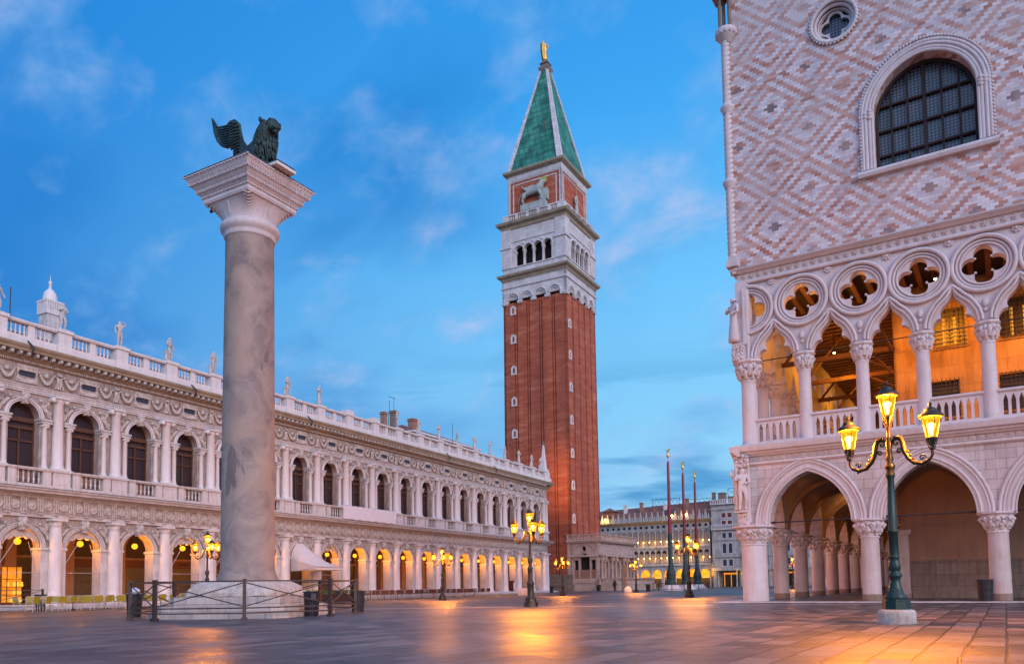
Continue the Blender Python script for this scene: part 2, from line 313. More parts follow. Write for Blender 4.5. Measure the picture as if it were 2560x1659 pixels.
class MB:
    def __init__(s): s.v = []; s.f = []; s.sm = []; s.T = None
    def add(s, vs, fs, smooth=False):
        o = len(s.v); T = s.T
        s.v += [tuple(T @ Vector(q)) for q in vs] if T else [tuple(q) for q in vs]
        s.f += [tuple(i+o for i in q) for q in fs]; s.sm += [smooth]*len(fs); return s
    def box(s, x0, x1, y0, y1, z0, z1):
        return s.add([(x0, y0, z0), (x1, y0, z0), (x1, y1, z0), (x0, y1, z0), (x0, y0, z1), (x1, y0, z1), (x1, y1, z1), (x0, y1, z1)],
                     [(0, 3, 2, 1), (4, 5, 6, 7), (0, 1, 5, 4), (1, 2, 6, 5), (2, 3, 7, 6), (3, 0, 4, 7)])
    def lathe(s, prof, n=16, c=(0, 0), smooth=True, rot=0, mod=None, cap=True):
        vs = []; fs = []
        for (r, z) in prof:
            for k in range(n):
                a = rot + 2*PI*k/n; q = r*(mod(a, z) if mod else 1); vs.append((c[0]+q*math.cos(a), c[1]+q*math.sin(a), z))
        for i in range(len(prof)-1):
            for k in range(n): fs.append((i*n+k, i*n+(k+1) % n, (i+1)*n+(k+1) % n, (i+1)*n+k))
        s.add(vs, fs, smooth)
        if cap:
            s.add(vs[:n], [tuple(range(n-1, -1, -1))]); s.add(vs[-n:], [tuple(range(n))])
        return s
    def square(s, prof, c=(0, 0), rot=0):          # profile of half-widths, square plan
        return s.lathe([(r*math.sqrt(2), z) for r, z in prof], 4, c, False, rot + PI/4)
    def plate(s, loops, y0, y1, front=True, back=True):  # XZ loops (first = outer, rest = holes), thickness y0..y1
        tri = tessellate_polygon([[Vector((x, z, 0)) for x, z in l] for l in loops])
        pts = [p for l in loops for p in l]; n = len(pts)
        vs = [(x, y0, z) for x, z in pts] + [(x, y1, z) for x, z in pts]; fs = []
        for t in tri:
            a, b_, c_ = [pts[i] for i in t]; ar = (b_[0]-a[0])*(c_[1]-a[1]) - (b_[1]-a[1])*(c_[0]-a[0])
            t = tuple(t) if ar > 0 else tuple(reversed(t))
            if front: fs.append(t)
            if back: fs.append(tuple(i+n for i in reversed(t)))
        s.add(vs, fs)
        o = 0; fs = []
        for l in loops:
            m_ = len(l)
            for i in range(m_): j = (i+1) % m_; fs.append((o+i, o+j, n+o+j, n+o+i))
            o += m_
        return s.add(vs, fs)
    def tube(s, path, r, n=8, closed=False, smooth=True, flat=1.0):
        P = [Vector(p) for p in path]; m_ = len(P); vs = []; fs = []; up = Vector((0, 0, 1)); pn = None
        for i, p in enumerate(P):
            a = P[(i-1) % m_] if (i or closed) else P[0]; b_ = P[(i+1) % m_] if (i < m_-1 or closed) else P[-1]
            t = (b_-a).normalized() if (b_-a).length > 1e-9 else Vector((0, 0, 1))
            if pn is None: pn = t.cross(up if abs(t.z) < .95 else Vector((1, 0, 0))).normalized()
            pn = (pn - t*pn.dot(t)).normalized(); bn = t.cross(pn); rr = r[i] if isinstance(r, (list, tuple)) else r
            for k in range(n):
                q = 2*PI*k/n; vs.append(p + pn*(rr*math.cos(q)) + bn*(rr*flat*math.sin(q)))
        for i in range(m_ if closed else m_-1):
            j = (i+1) % m_
            for k in range(n): fs.append((i*n+k, i*n+(k+1) % n, j*n+(k+1) % n, j*n+k))
        s.add(vs, fs, smooth)
        if not closed: s.add(vs[:n], [tuple(range(n-1, -1, -1))]); s.add(vs[-n:], [tuple(range(n))])
        return s
    def ball(s, c, r, n=8, sc_=(1, 1, 1), m_=6):
        vs = []; fs = []
        for i in range(1, m_):
            a = PI*i/m_
            for k in range(n): q = 2*PI*k/n; vs.append((c[0]+r*sc_[0]*math.sin(a)*math.cos(q), c[1]+r*sc_[1]*math.sin(a)*math.sin(q), c[2]+r*sc_[2]*math.cos(a)))
        vs += [(c[0], c[1], c[2]+r*sc_[2]), (c[0], c[1], c[2]-r*sc_[2])]; t = len(vs)
        for i in range(m_-2):
            for k in range(n): fs.append((i*n+k, (i+1)*n+k, (i+1)*n+(k+1) % n, i*n+(k+1) % n))
        for k in range(n): fs.append((t-2, k, (k+1) % n)); fs.append((t-1, (m_-2)*n+(k+1) % n, (m_-2)*n+k))
        return s.add(vs, fs, True)
    def sweepx(s, prof, x0, x1):                    # YZ profile extruded along X (closed polygon)
        n = len(prof); vs = [(x0, y, z) for y, z in prof] + [(x1, y, z) for y, z in prof]
        fs = [(i, n+i, n+(i+1) % n, (i+1) % n) for i in range(n)]
        return s.add(vs, fs + [tuple(range(n)), tuple(range(2*n-1, n-1, -1))])
    def ringx(s, prof, hw):                         # (projection, z) profile run round a square of half-width hw
        return s.square([(hw+p, z) for p, z in prof])
    def mesh(s, name, mat):
        me = bpy.data.meshes.new(name); me.from_pydata(s.v, [], s.f); me.materials.append(M[mat] if isinstance(mat, str) else mat)
        me.polygons.foreach_set('use_smooth', s.sm); me.update(); return me
    def build(s, name, mat, parent=None, loc=None, rz=None, label=None):
        o = bpy.data.objects.new(name, s.mesh(name, mat)); link(o, parent)
        if parent is not None: KIDS.setdefault(parent.name, []).append(o)
        if loc is not None: o.location = loc
        if rz is not None: o.rotation_euler = (0, 0, rz)
        if label: o['label'] = label
        return o
def inst(o, parent, loc, rz=0):                     # another copy of a part (shared mesh), with its own sub-parts
    c = o.copy(); link(c, parent); KIDS.setdefault(parent.name, []).append(c); c.location = loc; c.rotation_euler = (0, 0, rz)
    for g in KIDS.get(o.name, []): copy_kid(g, c)
    return c
def jitter(mb, amt, seed=1):
    rd = random.Random(seed); d = {}
    for i, p in enumerate(mb.v):
        k = (round(p[0], 3), round(p[1], 3), round(p[2], 3))
        if k not in d: d[k] = tuple(rd.uniform(-amt, amt) for _ in range(3))
        mb.v[i] = tuple(a+b_ for a, b_ in zip(p, d[k]))
    return mb
def arch_pts(xc, zs, a, rise, n=10):                # left spring -> right spring; pointed when rise > a
    if rise < a*1.001:
        return [(xc-a*math.cos(PI*i/(2*n)), zs+rise*math.sin(PI*i/(2*n))) for i in range(2*n+1)]
    R = (a*a+rise*rise)/(2*a); th = math.asin(min(1, rise/R)); L = []
    for i in range(n+1): t = th*i/n; L.append((xc-a+R-R*math.cos(t), zs+R*math.sin(t)))
    return L + [(2*xc-x, z) for x, z in reversed(L[:-1])]
def circ(xc, zc, r, n=24): return [(xc+r*math.cos(2*PI*i/n), zc+r*math.sin(2*PI*i/n)) for i in range(n)]
def quatre(xc, zc, off, rad, n=9, rot=0):
    L = []
    for k in range(4):
        for i in range(-n, n):
            ph = i/n*PI/4; r = off*math.cos(ph)+math.sqrt(max(0, rad*rad-(off*math.sin(ph))**2)); a = k*PI/2+ph+rot
            L.append((xc+r*math.cos(a), zc+r*math.sin(a)))
    return L
def skin_mesh(name, joints, edges, mat, sub=1, root=0):
    me = bpy.data.meshes.new(name); me.from_pydata([j[:3] for j in joints], edges, [])
    o = bpy.data.objects.new(name, me); link(o); o.modifiers.new('s', 'SKIN'); o.modifiers.new('u', 'SUBSURF').levels = sub
    for i, j in enumerate(joints):
        q = me.skin_vertices[0].data[i]; rr = j[3]; q.radius = (rr, j[4] if len(j) > 4 else rr); q.use_root = (i == root)
    dg = bpy.context.evaluated_depsgraph_get(); nm = bpy.data.meshes.new_from_object(o.evaluated_get(dg))
    bpy.data.objects.remove(o); nm.name = name; nm.materials.clear(); nm.materials.append(M[mat])
    nm.polygons.foreach_set('use_smooth', [True]*len(nm.polygons)); return nm
def mesh_into(mb, me, T):
    mb.add([tuple(T @ v_.co) for v_ in me.vertices], [tuple(p.vertices) for p in me.polygons], True)
FAT = 1.22
def figure_joints(pose=0, h=1.8, robe=False):
    s_ = h/1.8; J = []; Ed = []
    def a(x, y, z, r, p=None, r2=None):
        J.append((x*s_, y*s_, z*s_, r*s_*FAT, (r2 or r)*s_*FAT)); i = len(J)-1
        if p is not None: Ed.append((p, i))
        return i
    J0 = 1.18
    lean = (.05, -.04, .03, 0, .04)[pose % 5]
    pel = a(0, 0, .95, .13, None, .11); wai = a(lean*.4, 0, 1.12, .115, pel, .10); che = a(lean*.2, 0, 1.35, .155, wai, .12)
    nk = a(0, 0, 1.5, .07, che); hd = a(.02, -.02, 1.62, .085, nk, .1); a(.02, -.02, 1.73, .075, hd, .09)
    if robe:
        k1 = a(0, 0, .5, .17, pel, .15); a(0, .0, .12, .2, k1, .18); a(0, 0, .03, .2, len(J)-1, .18)
    else:
        for sg, kx, ky in ((-1, -.02, -.06), (1, .06, -.12 if pose % 2 else .02)):
            hp = a(.09*sg, 0, .86, .10, pel); kn = a(.10*sg+kx*sg, ky, .48, .068, hp); an = a(.11*sg, ky*.3+.03, .1, .05, kn); a(.13*sg, ky*.3-.1, .04, .045, an)
    P = [(((-.2, 0, 1.42), (-.30, -.02, 1.14), (-.28, -.12, .88)), ((.2, 0, 1.42), (.38, -.05, 1.5), (.16, -.1, 1.72))),
         (((-.2, 0, 1.42), (-.34, -.05, 1.18), (-.12, -.16, 1.05)), ((.2, 0, 1.42), (.32, 0, 1.15), (.40, -.1, .92))),
         (((-.2, 0, 1.42), (-.29, 0, 1.15), (-.33, -.08, .88)), ((.2, 0, 1.42), (.30, -.04, 1.16), (.32, -.16, .95))),
         (((-.2, 0, 1.42), (-.30, -.1, 1.2), (-.08, -.2, 1.3)), ((.2, 0, 1.42), (.3, -.06, 1.15), (.12, -.2, 1.1))),
         (((-.2, 0, 1.42), (-.4, -.1, 1.36), (-.58, -.15, 1.2)), ((.2, 0, 1.42), (.3, 0, 1.15), (.28, -.1, .9)))][pose % 5]
    for sh, el, ha in P: q = a(*sh, .065, che); q = a(*el, .048, q); q = a(*ha, .038, q); a(ha[0]*1.03, ha[1]-.04, ha[2]-.05, .035, q)
    return J, Ed
FIG = {}
def figure_mesh(pose, robe, mat, h=1.8):
    k = (pose, robe, mat, h)
    if k not in FIG:
        J, Ed = figure_joints(pose, h, robe); FIG[k] = skin_mesh('statue_figure', J, Ed, mat)
    return FIG[k]
def gz(x): return .0077*max(min(x, 0), -28) - .03
# ================================================================ GROUND
g = MB(); xs = [-3000, -300, -28, 0, 300, 3000]; ys = [-600, 0, 300, 3000]
g.add([(x, y, gz(x)) for y in ys for x in xs], [(j*6+i, j*6+i+1, (j+1)*6+i+1, (j+1)*6+i) for j in range(3) for i in range(5)])
tag(g.build('piazza_pavement', 'paving'), kind='structure')
# white marble guide lines set in the paving
g = MB()
for (x0, y0, x1, y1, wd) in [(-30, -9.5, 4.5, -3.9, .16), (-32, 12, -4, 14.5, .16)]:
    d = Vector((x1-x0, y1-y0, 0)).normalized(); n = Vector((-d.y, d.x, 0))*wd
    N = 12
    for i in range(N):
        a = Vector((x0+(x1-x0)*i/N, y0+(y1-y0)*i/N, 0)); b_ = Vector((x0+(x1-x0)*(i+1)/N, y0+(y1-y0)*(i+1)/N, 0))
        q = [a-n, b_-n, b_+n, a+n]; g.add([(p.x, p.y, gz(p.x)+.004) for p in q], [(0, 1, 2, 3)])
tag(g.build('paving_stone_line', 'istria_clean'), kind='structure')
# ================================================================ PALACE
PAL = thing('gothic_palace', 'huge gothic palace with pink and white lozenge brick wall over two white arcades', 'palace')
B = 4.2; W1 = 4.42
def colx(k): return 0 if k == 0 else W1 + (k-1)*B              # ground floor column axes
def upx(k): return 0 if k == 0 else (2.26 if k == 1 else W1 + (k-2)*B/2)  # loggia column axes
def capital(zb, zt, rb, ab, mat='palace', seed=1, lobes=8):
    """leafy capital under an octagonal abacus"""
    mb = MB(); H = zt-zb; za = zt-.16*H
    mb.lathe([(rb*1.06, zb), (rb*1.10, zb+.06*H), (rb*1.0, zb+.1*H)], 20)
    prof = [(rb*.98, zb+.1*H), (rb*1.04, zb+.3*H), (rb*1.16, zb+.5*H), (ab*.80, zb+.68*H), (ab*.93, zb+.76*H), (ab*.86, za)]
    mb.lathe(prof, 48, mod=lambda a, z: 1+.045*math.cos(lobes*a)*(1 if z > zb+.2*H else 0), cap=False)
    rd = random.Random(seed)
    for k in range(lobes):
        a = 2*PI*k/lobes+PI/lobes
        q_ = 1+rd.uniform(-.06, .06)
        mb.tube([(ab*r_*q_*math.cos(a), ab*r_*q_*math.sin(a), zb+z_*H) for r_, z_ in ((.64, .30), (.72, .50), (.82, .66), (.90, .72), (.97, .66), (.94, .57), (.88, .55))], [.10*H, .14*H, .15*H, .13*H, .10*H, .06*H, .02*H], 7, flat=.75)
        for sg in (-.16, .16): mb.tube([(ab*r_*math.cos(a+sg), ab*r_*math.sin(a+sg), zb+z_*H) for r_, z_ in ((.68, .38), (.80, .58), (.88, .62), (.90, .54))], [.05*H, .07*H, .06*H, .02*H], 5)
        a += PI/lobes; mb.tube([(ab*r_*math.cos(a), ab*r_*math.sin(a), zb+z_*H) for r_, z_ in ((.62, .16), (.70, .36), (.82, .52), (.92, .54), (.92, .44))], [.09*H, .12*H, .11*H, .07*H, .02*H], 6, flat=.7); mb.ball((ab*.84*math.cos(a), ab*.84*math.sin(a), zb+.70*H), .10*H*(1+rd.uniform(-.2, .3)), 7, (1, 1, 1.1), 5)
        for q in (-.12, .12): mb.ball((ab*.74*math.cos(a+q), ab*.74*math.sin(a+q), zb+.38*H+rd.uniform(-.05, .05)*H), .085*H, 6, (1, 1, 1.5), 4)
    jitter(mb, .012, seed)
    mb.lathe([(ab*.98, za), (ab*1.04, za+.25*(zt-za)), (ab*1.12, zt-.6*(zt-za)), (ab*1.12, zt)], 8, smooth=False, rot=PI/8)
    return mb
# --- ground floor columns
sh = MB().lathe([(.345, .0), (.34, .5), (.335, 1.4), (.325, 2.42)], 28)
cp = capital(2.42, 3.16, .33, .56, seed=2)
first = None
def put_column(x, y, big=False):
    global first
    if big:
        c = MB().lathe([(.52, .0), (.515, .6), (.50, 2.3)], 32).build('column', 'palace', PAL, (x, y, 0)); capital(2.3, 3.12, .50, .78, seed=4, lobes=10).build('capital', 'palace', c); return
    if first is None:
        first = sh.build('column', 'palace_dirty', PAL, (x, y, 0)); cp.build('capital', 'palace', first)
        MB().lathe([(.349, .0), (.349, .26)], 28).build('column_foot', 'socle', first)
    else: inst(first, PAL, (x, y, 0), random.uniform(0, 6))
put_column(0, 0, True)
for k in range(1, 5): put_column(colx(k), 0)
for k in range(1, 12): put_column(0, colx(k))
# --- lower arcade wall
def low_wall(n, ws=-.30):
    mb = MB(); mo = MB(); dt = MB()
    for k in range(n):
        x0, x1 = colx(k), colx(k+1); xc = (x0+x1)/2 + (.07 if k == 0 else 0); hs = (x1-x0)/2 - (.60 if k else .66)
        A = arch_pts(xc, 3.13, hs, 2.06, 12); a0 = x0 if k else ws
        mb.plate([[(a0, 3.13)] + A + [(x1, 3.13), (x1, 5.66), (a0, 5.66)]], -.30, .38)
        for off, pr, rr in ((.02, -.31, .035), (.14, -.345, .04), (.39, -.35, .035), (.51, -.335, .065)):
            mo.tube([(x, pr, z) for x, z in arch_pts(xc, 3.14, hs+off, 2.06+off, 12)], rr, 6)
        O_ = arch_pts(xc, 3.14, hs+.48, 2.06+.48, 12); I_ = arch_pts(xc, 3.14, hs+.06, 2.06+.06, 12); mo.plate([O_ + I_[::-1]], -.34, -.29)
        prev = None
        for (x, z) in arch_pts(xc, 3.2, hs+.28, 2.06+.28, 34): dt.box(x-.022, x+.022, -.375, -.33, z-.022, z+.022)
    L = colx(n)
    mo.tube([(-.05, -.36, 3.25), (-.05, -.36, 5.60)], .07, 6)
    mo.sweepx([(-.3, 5.60), (-.36, 5.60), (-.42, 5.66), (-.40, 5.74), (-.3, 5.74)], -.30, L)
    mb.box(-.30, L, -.315, .38, 5.74, 5.98)
    for i in range(int(L/.28)): dt.box(-.2+i*.28, -.02+i*.28, -.335, -.31, 5.78, 5.94); dt.ball((-.11+i*.28, -.335, 5.86), .05, 6, (1, .5, 1), 4)
    cor = [(-.3, 5.98), (-.40, 5.98), (-.44, 6.05), (-.52, 6.07), (-.54, 6.14), (-.66, 6.18), (-.70, 6.30), (-.72, 6.38), (-.60, 6.42), (-.3, 6.44)]
    mo.sweepx(cor, -.70, L); mo.box(-.30, L, -.58, .38, 6.42, 6.48)
    return mb, mo, dt
R90 = Matrix.Rotation(PI/2, 4, 'Z') @ Matrix.Scale(-1, 4, Vector((0, 1, 0)))   # mirrored onto the west side: (x,y)->(y,x)
def mirror(mb):
    o = MB(); o.v = [(y, x, z) for x, y, z in mb.v]; o.f = [tuple(reversed(q)) for q in mb.f]; o.sm = list(mb.sm); return o
for n, flip in ((4, False), (11, True)):
    a, b_, c = low_wall(n, .385 if flip else -.30)
    if flip: a, b_, c = mirror(a), mirror(b_), mirror(c)
    a.build('arcade_wall', 'palace_blocks', PAL); b_.build('arch_moulding', 'palace', PAL); c.build('carved_band', 'palace_dirty', PAL)['kind'] = 'stuff'
# --- loggia columns
us = MB().lathe([(.29, 6.46), (.29, 6.52), (.255, 6.6), (.25, 7.4), (.235, 9.3)], 22); uc = capital(9.28, 10.06, .235, .40, seed=5)
bigu = MB().lathe([(.36, 6.46), (.33, 6.6), (.31, 7.4), (.30, 9.15)], 24).build('loggia_column', 'palace', PAL); capital(9.15, 10.06, .30, .56, seed=8, lobes=8).build('capital', 'palace', bigu)
uf = us.build('loggia_column', 'palace', PAL, (upx(1), 0, 0)); uc.build('capital', 'palace', uf)
for k in range(2, 9): inst(uf, PAL, (upx(k), 0, 0), random.uniform(0, 6))
for k in range(1, 17): inst(uf, PAL, (0, upx(k), 0), random.uniform(0, 6))
# --- tracery
def loggia_wall(n):
    mb = MB(); mo = MB(); kn = MB(); rb = MB(); bal = MB(); rail = MB(); rods = MB(); L = upx(n)
    outer = [(-.28, 10.04)]; holes = []
    for k in range(n):
        x0, x1 = upx(k), upx(k+1); xc = (x0+x1)/2 + (.02 if k else .03)
        half = [(.71, 10.04), (.70, 10.18), (.64, 10.32), (.53, 10.43), (.385, 10.46), (.40, 10.52), (.425, 10.62), (.41, 10.74), (.34, 10.86), (.23, 10.97), (.12, 11.09), (.05, 11.21), (0, 11.32)]
        outer += [(xc-x, z) for x, z in half] + [(xc+x, z) for x, z in reversed(half[:-1])]
        for off, pr, rr in ((0, -.27, .055), (.13, -.31, .06)):
            oh = [(.80, 10.1), (.79, 10.3), (.72, 10.55), (.60, 10.78), (.44, 10.97), (.26, 11.13), (.12, 11.3), (.03, 11.5)]
            oh = [(x+off*.9 if x > .1 else x, z+off*(.55 if x < .5 else .2)) for x, z in oh]
            mo.tube([(xc-x, pr, z) for x, z in oh] + [(xc+x, pr, z) for x, z in reversed(oh)], rr, 6)
        # balustrade of little arches
        m = 6; bw = (x1-x0-.66)/m; bx = x0+.33; o_ = [(x0+.2, 6.50), (x1-.2, 6.50), (x1-.2, 7.46), (x0+.2, 7.46)]
        hs = [[(bx+bw*(i+.5)-bw*.30, 6.62), (bx+bw*(i+.5)+bw*.30, 6.62), (bx+bw*(i+.5)+bw*.30, 7.16), (bx+bw*(i+.5)+bw*.16, 7.27), (bx+bw*(i+.5), 7.36), (bx+bw*(i+.5)-bw*.16, 7.27), (bx+bw*(i+.5)-bw*.30, 7.16)] for i in range(m)]
        bal.plate([o_] + hs, -.10, .10)
        rail.sweepx([(-.16, 7.46), (-.18, 7.50), (-.16, 7.56), (.16, 7.56), (.18, 7.50), (.16, 7.46)], x0+.18, x1-.18)
        rods.tube([(x0+.2, 0, 10.02), (x1-.2, 0, 10.02)], .022, 6)
    outer += [(L, 10.04), (L, 13.46), (-.28, 13.46)]
    for k in range(0, n):
        xc = upx(k) if k else .13; rot = 0
        holes.append(quatre(xc, 12.18, .40, .31)) if k else holes.append([(x, z) for x, z in quatre(xc, 12.18, .40, .31) if x > .12])
        for r_, pr, rr in ((1.0, -.29, .085), (.86, -.24, .05), (.74, -.23, .045)):
            if k: mo.tube([(x, pr, z) for x, z in circ(xc, 12.2, r_, 40)], rr, 6, True)
            else: mo.tube([(x, pr, z) for x, z in [(xc+r_*math.cos(a), 12.2+r_*math.sin(a)) for a in [PI/2-PI*i/20 for i in range(21)]]], rr, 6)
        if k:
            for a in (PI/4, 3*PI/4, 5*PI/4, 7*PI/4): kn.ball((xc+.37*math.cos(a), -.17, 12.18+.37*math.sin(a)), .05, 7, (1, 1, 1), 5)
        xm = (upx(k)+upx(k+1))/2
        kn.ball((xm, -.26, 13.24), .07, 8, (1, .8, 1), 5)
        for q in range(7): a = 2*PI*q/7; kn.ball((xm+.11*math.cos(a), -.24, 13.24+.11*math.sin(a)), .06, 6, (1, .5, 1), 4)
        if k: kn.ball((xc, -.25, 10.75), .13, 8, (.9, .6, 1.3), 6); kn.ball((xc, -.22, 10.5), .1, 7, (1, .6, 1), 5)
    mb.plate([outer] + holes, -.20, .20)
    # recessed plaque field rim
    mo.tube([(-.28, -.28, 13.40), (L, -.28, 13.40)], .085, 6)
    mo.tube([(.10, -.28, 10.1), (.10, -.28, 13.4)], .07, 6)
    mb.box(-.28, L, -.27, .20, 13.46, 13.86)
    i = 0
    while i*.31 < L:
        x = .02+i*.31; i += 1
        rb.ball((x, -.30, 13.64), .045, 6, (1, 1, 1), 4)
        for q in range(5): a = 2*PI*q/5+.3; rb.ball((x+.07*math.cos(a), -.285, 13.64+.07*math.sin(a)), .05, 6, (1, .55, 1), 4)
    mo.sweepx([(-.27, 13.80), (-.36, 13.80), (-.42, 13.86), (-.50, 13.92), (-.52, 14.0), (-.40, 14.03), (-.3, 14.06), (-.2, 14.06)], -.50, L)
    i = 0
    while i*.085 < L: rb.box(-.4+i*.085, -.355+i*.085, -.53, -.49, 13.93, 13.975); i += 1
    return mb, mo, kn, rb, bal, rail, rods
for n, flip in ((8, False), (16, True)):
    P = loggia_wall(n)
    if flip: P = [mirror(q) for q in P]
    for q, nm, mt in zip(P, ('tracery_wall', 'tracery_moulding', 'carved_knobs', 'rosette_band', 'balustrade', 'handrail', 'tie_rod'), ('palace', 'palace', 'palace', 'palace_dirty', 'palace', 'palace', 'iron')):
        o = q.build(nm, mt, PAL)
        if nm in ('rosette_band', 'carved_knobs'): o['kind'] = 'stuff'
rd_ = MB()
for k in range(4): rd_.tube([(colx(k)+.5, 0, 3.22), (colx(k+1)-.5, 0, 3.22)], .03, 6); rd_.tube([(colx(k)+.4, 0, 3.22), (colx(k)+.9, 0, 3.22)], .05, 6); rd_.tube([(colx(k+1)-.9, 0, 3.22), (colx(k+1)-.4, 0, 3.22)], .05, 6)
for k in range(11): rd_.tube([(0, colx(k)+.4, 3.22), (0, colx(k+1)-.4, 3.22)], .03, 6)
rd_.build('tie_rod', 'iron', PAL)
# --- the great wall above
wx = 6.98; FW = [(wx-1.74, 16.56), (wx+1.74, 16.56)]
win = FW + list(reversed(arch_pts(wx, 18.9, 1.74, 1.86, 16)))
ocu = circ(3.96, 23.3, .80, 40)
mb = MB().plate([[(-.30, 14.04), (colx(4), 14.04), (colx(4), 27.4), (-.30, 27.4)], win, ocu], -.30, .55); mb.build('lozenge_wall', 'lozenge', PAL)
MB().box(-.30, .55, .56, colx(11), 14.04, 27.4).build('lozenge_wall', 'lozenge', PAL)
mb = MB(); mb.sweepx([(-.3, 27.4), (-.6, 27.5), (-.75, 27.8), (-.3, 27.9)], -.75, colx(4)); mirror(mb).build('cornice', 'palace', PAL); mb.build('cornice', 'palace', PAL)
MB().box(.5, colx(4), .5, colx(11), 27.0, 27.4).build('roof', 'lead', PAL)
# great window
wt = MB()
for off, pr, rr in ((.04, -.34, .07), (.14, -.33, .09), (.28, -.36, .08), (.40, -.37, .07)):
    P = [(wx-1.74-off, 16.75)] + arch_pts(wx, 18.9, 1.74+off, 1.86+off, 16) + [(wx+1.74+off, 16.75)]
    wt.tube([(x, pr, z) for x, z in P], rr, 6)
for x, z in [(wx-2.22, 16.8+i*.14) for i in range(16)] + arch_pts(wx, 18.95, 2.22, 2.36, 30) + [(wx+2.22, 16.8+i*.14) for i in range(16)]: wt.ball((x, -.38, z), .062, 6, (1, 1, 1), 4)
wt.sweepx([(-.3, 16.45), (-.50, 16.45), (-.55, 16.56), (-.50, 16.68), (-.3, 16.74), (.2, 16.74), (.2, 16.45)], wx-2.35, wx+2.35)
for sg in (-1, 1):
    for i in range(5): wt.ball((wx+sg*(1.86+(i % 2)*.16), -.36, 18.8+.07*i), .12, 7, (1, .9, .8), 5)
    wt.box(wx+sg*1.72 if sg > 0 else wx-2.14, wx+2.14 if sg > 0 else wx-1.72, -.42, -.3, 19.06, 19.14)
gw = wt.build('window', 'palace', PAL)
MB().plate([[(wx-1.74, 16.6)] + arch_pts(wx, 18.9, 1.74, 1.86, 16) + [(wx+1.74, 16.6)]], .34, .37).build('leaded_glass', 'roundel', gw)
mu = MB()
def arch_h(x, a=1.74, rise=1.86):
    R = (a*a+rise*rise)/(2*a); d_ = abs(x); return math.sqrt(max(0, R*R-(d_+R-a)**2))
for i in range(-2, 3):
    x = wx+i*.58; mu.box(x-.038 if i else x-.06, x+.038 if i else x+.06, .22, .33, 16.6, 18.9+arch_h(i*.58))
for z in (17.42, 18.42, 19.42): q = 1.72 if z < 18.9 else 1.62; mu.box(wx-q, wx+q, .19, .30, z-.04, z+.04)
mu.tube([(x, .24, z) for x, z in [(wx-1.70, 16.7)] + arch_pts(wx, 18.9, 1.70, 1.82, 16) + [(wx+1.70, 16.7)]], .085, 6); mu.box(wx-1.72, wx+1.72, .17, .31, 16.62, 16.74)
mu.build('window_frame', 'darkwood', gw)
# oculus
oc = MB()
for r_, pr, rr in ((.86, -.33, .085), (.74, -.2, .08), (.66, -.05, .05)): oc.tube([(x, pr, z) for x, z in circ(3.96, 23.3, r_, 40)], rr, 6, True)
for i in range(40): a = 2*PI*i/40; oc.ball((3.96+.94*math.cos(a), -.36, 23.3+.94*math.sin(a)), .045, 6, (1, 1, 1), 4)
cor4 = [[(3.96+.60*math.cos(a0+t), 23.3+.60*math.sin(a0+t)) for t in (-.42, -.21, 0, .21, .42)] + [(3.96+.47*math.cos(a0), 23.3+.47*math.sin(a0))] for a0 in (PI/4, 3*PI/4, 5*PI/4, 7*PI/4)]
oc.plate([circ(3.96, 23.3, .78, 40), quatre(3.96, 23.3, .30, .235)] + cor4, .02, .10)
oo = oc.build('oculus', 'palace', PAL); MB().plate([circ(3.96, 23.3, .78, 30)], .2, .22).build('leaded_glass', 'roundel', oo)
# corner spiral shaft and aedicule
tw = lambda a, z: 1+.16*math.cos(3*(a - z*9.6))
mb = MB(); z0 = 14.55
zz_ = []
for (za, zb) in ((14.55, 17.55), (18.0, 20.9), (21.3, 24.1)):
    mb.lathe([(.165, za+(zb-za)*i/150) for i in range(150+1)], 18, (-.40, -.40), mod=tw)
for z in (17.78, 21.1): mb.lathe([(.17, z-.26), (.22, z-.2), (.24, z-.08), (.30, z), (.30, z+.08), (.22, z+.16), (.17, z+.24)], 20, (-.40, -.40))
mb.lathe([(.18, 24.05), (.30, 24.2), (.42, 24.36), (.46, 24.45), (.46, 24.6), (.3, 24.62)], 20, (-.36, -.36))
for i in range(14): a = 2*PI*i/14; mb.ball((-.36+.42*math.cos(a), -.36+.42*math.sin(a), 24.42), .06, 6, (1, 1, 1.5), 4)
mb.box(-.62, -.12, -.62, -.12, 14.1, 14.34); mb.box(-.56, -.16, -.56, -.16, 14.34, 14.56)
mb.build('corner_shaft', 'palace', PAL)
mb = MB()
for dx, dy in ((-.56, -.56), (-.16, -.50), (-.50, -.16)): mb.lathe([(.10, 24.6), (.075, 24.75), (.075, 26.0), (.12, 26.1), (.15, 26.2)], 14, (dx, dy))
mb.build('corner_colonnette', 'socle', PAL)
mb = MB(); mb.box(-.85, .1, -.85, .1, 26.2, 26.36)
for i in range(6):
    for q in range(2): mb.ball(((-.78+.15*i, -.84, 26.2) if q else (-.84, -.78+.15*i, 26.2)), .07, 6, (1, 1, 1.2), 4)
mb.square([(.50, 26.36), (.58, 26.5), (.60, 26.9), (.1, 28.2)], (-.38, -.38)); mb.build('corner_canopy', 'palace', PAL)
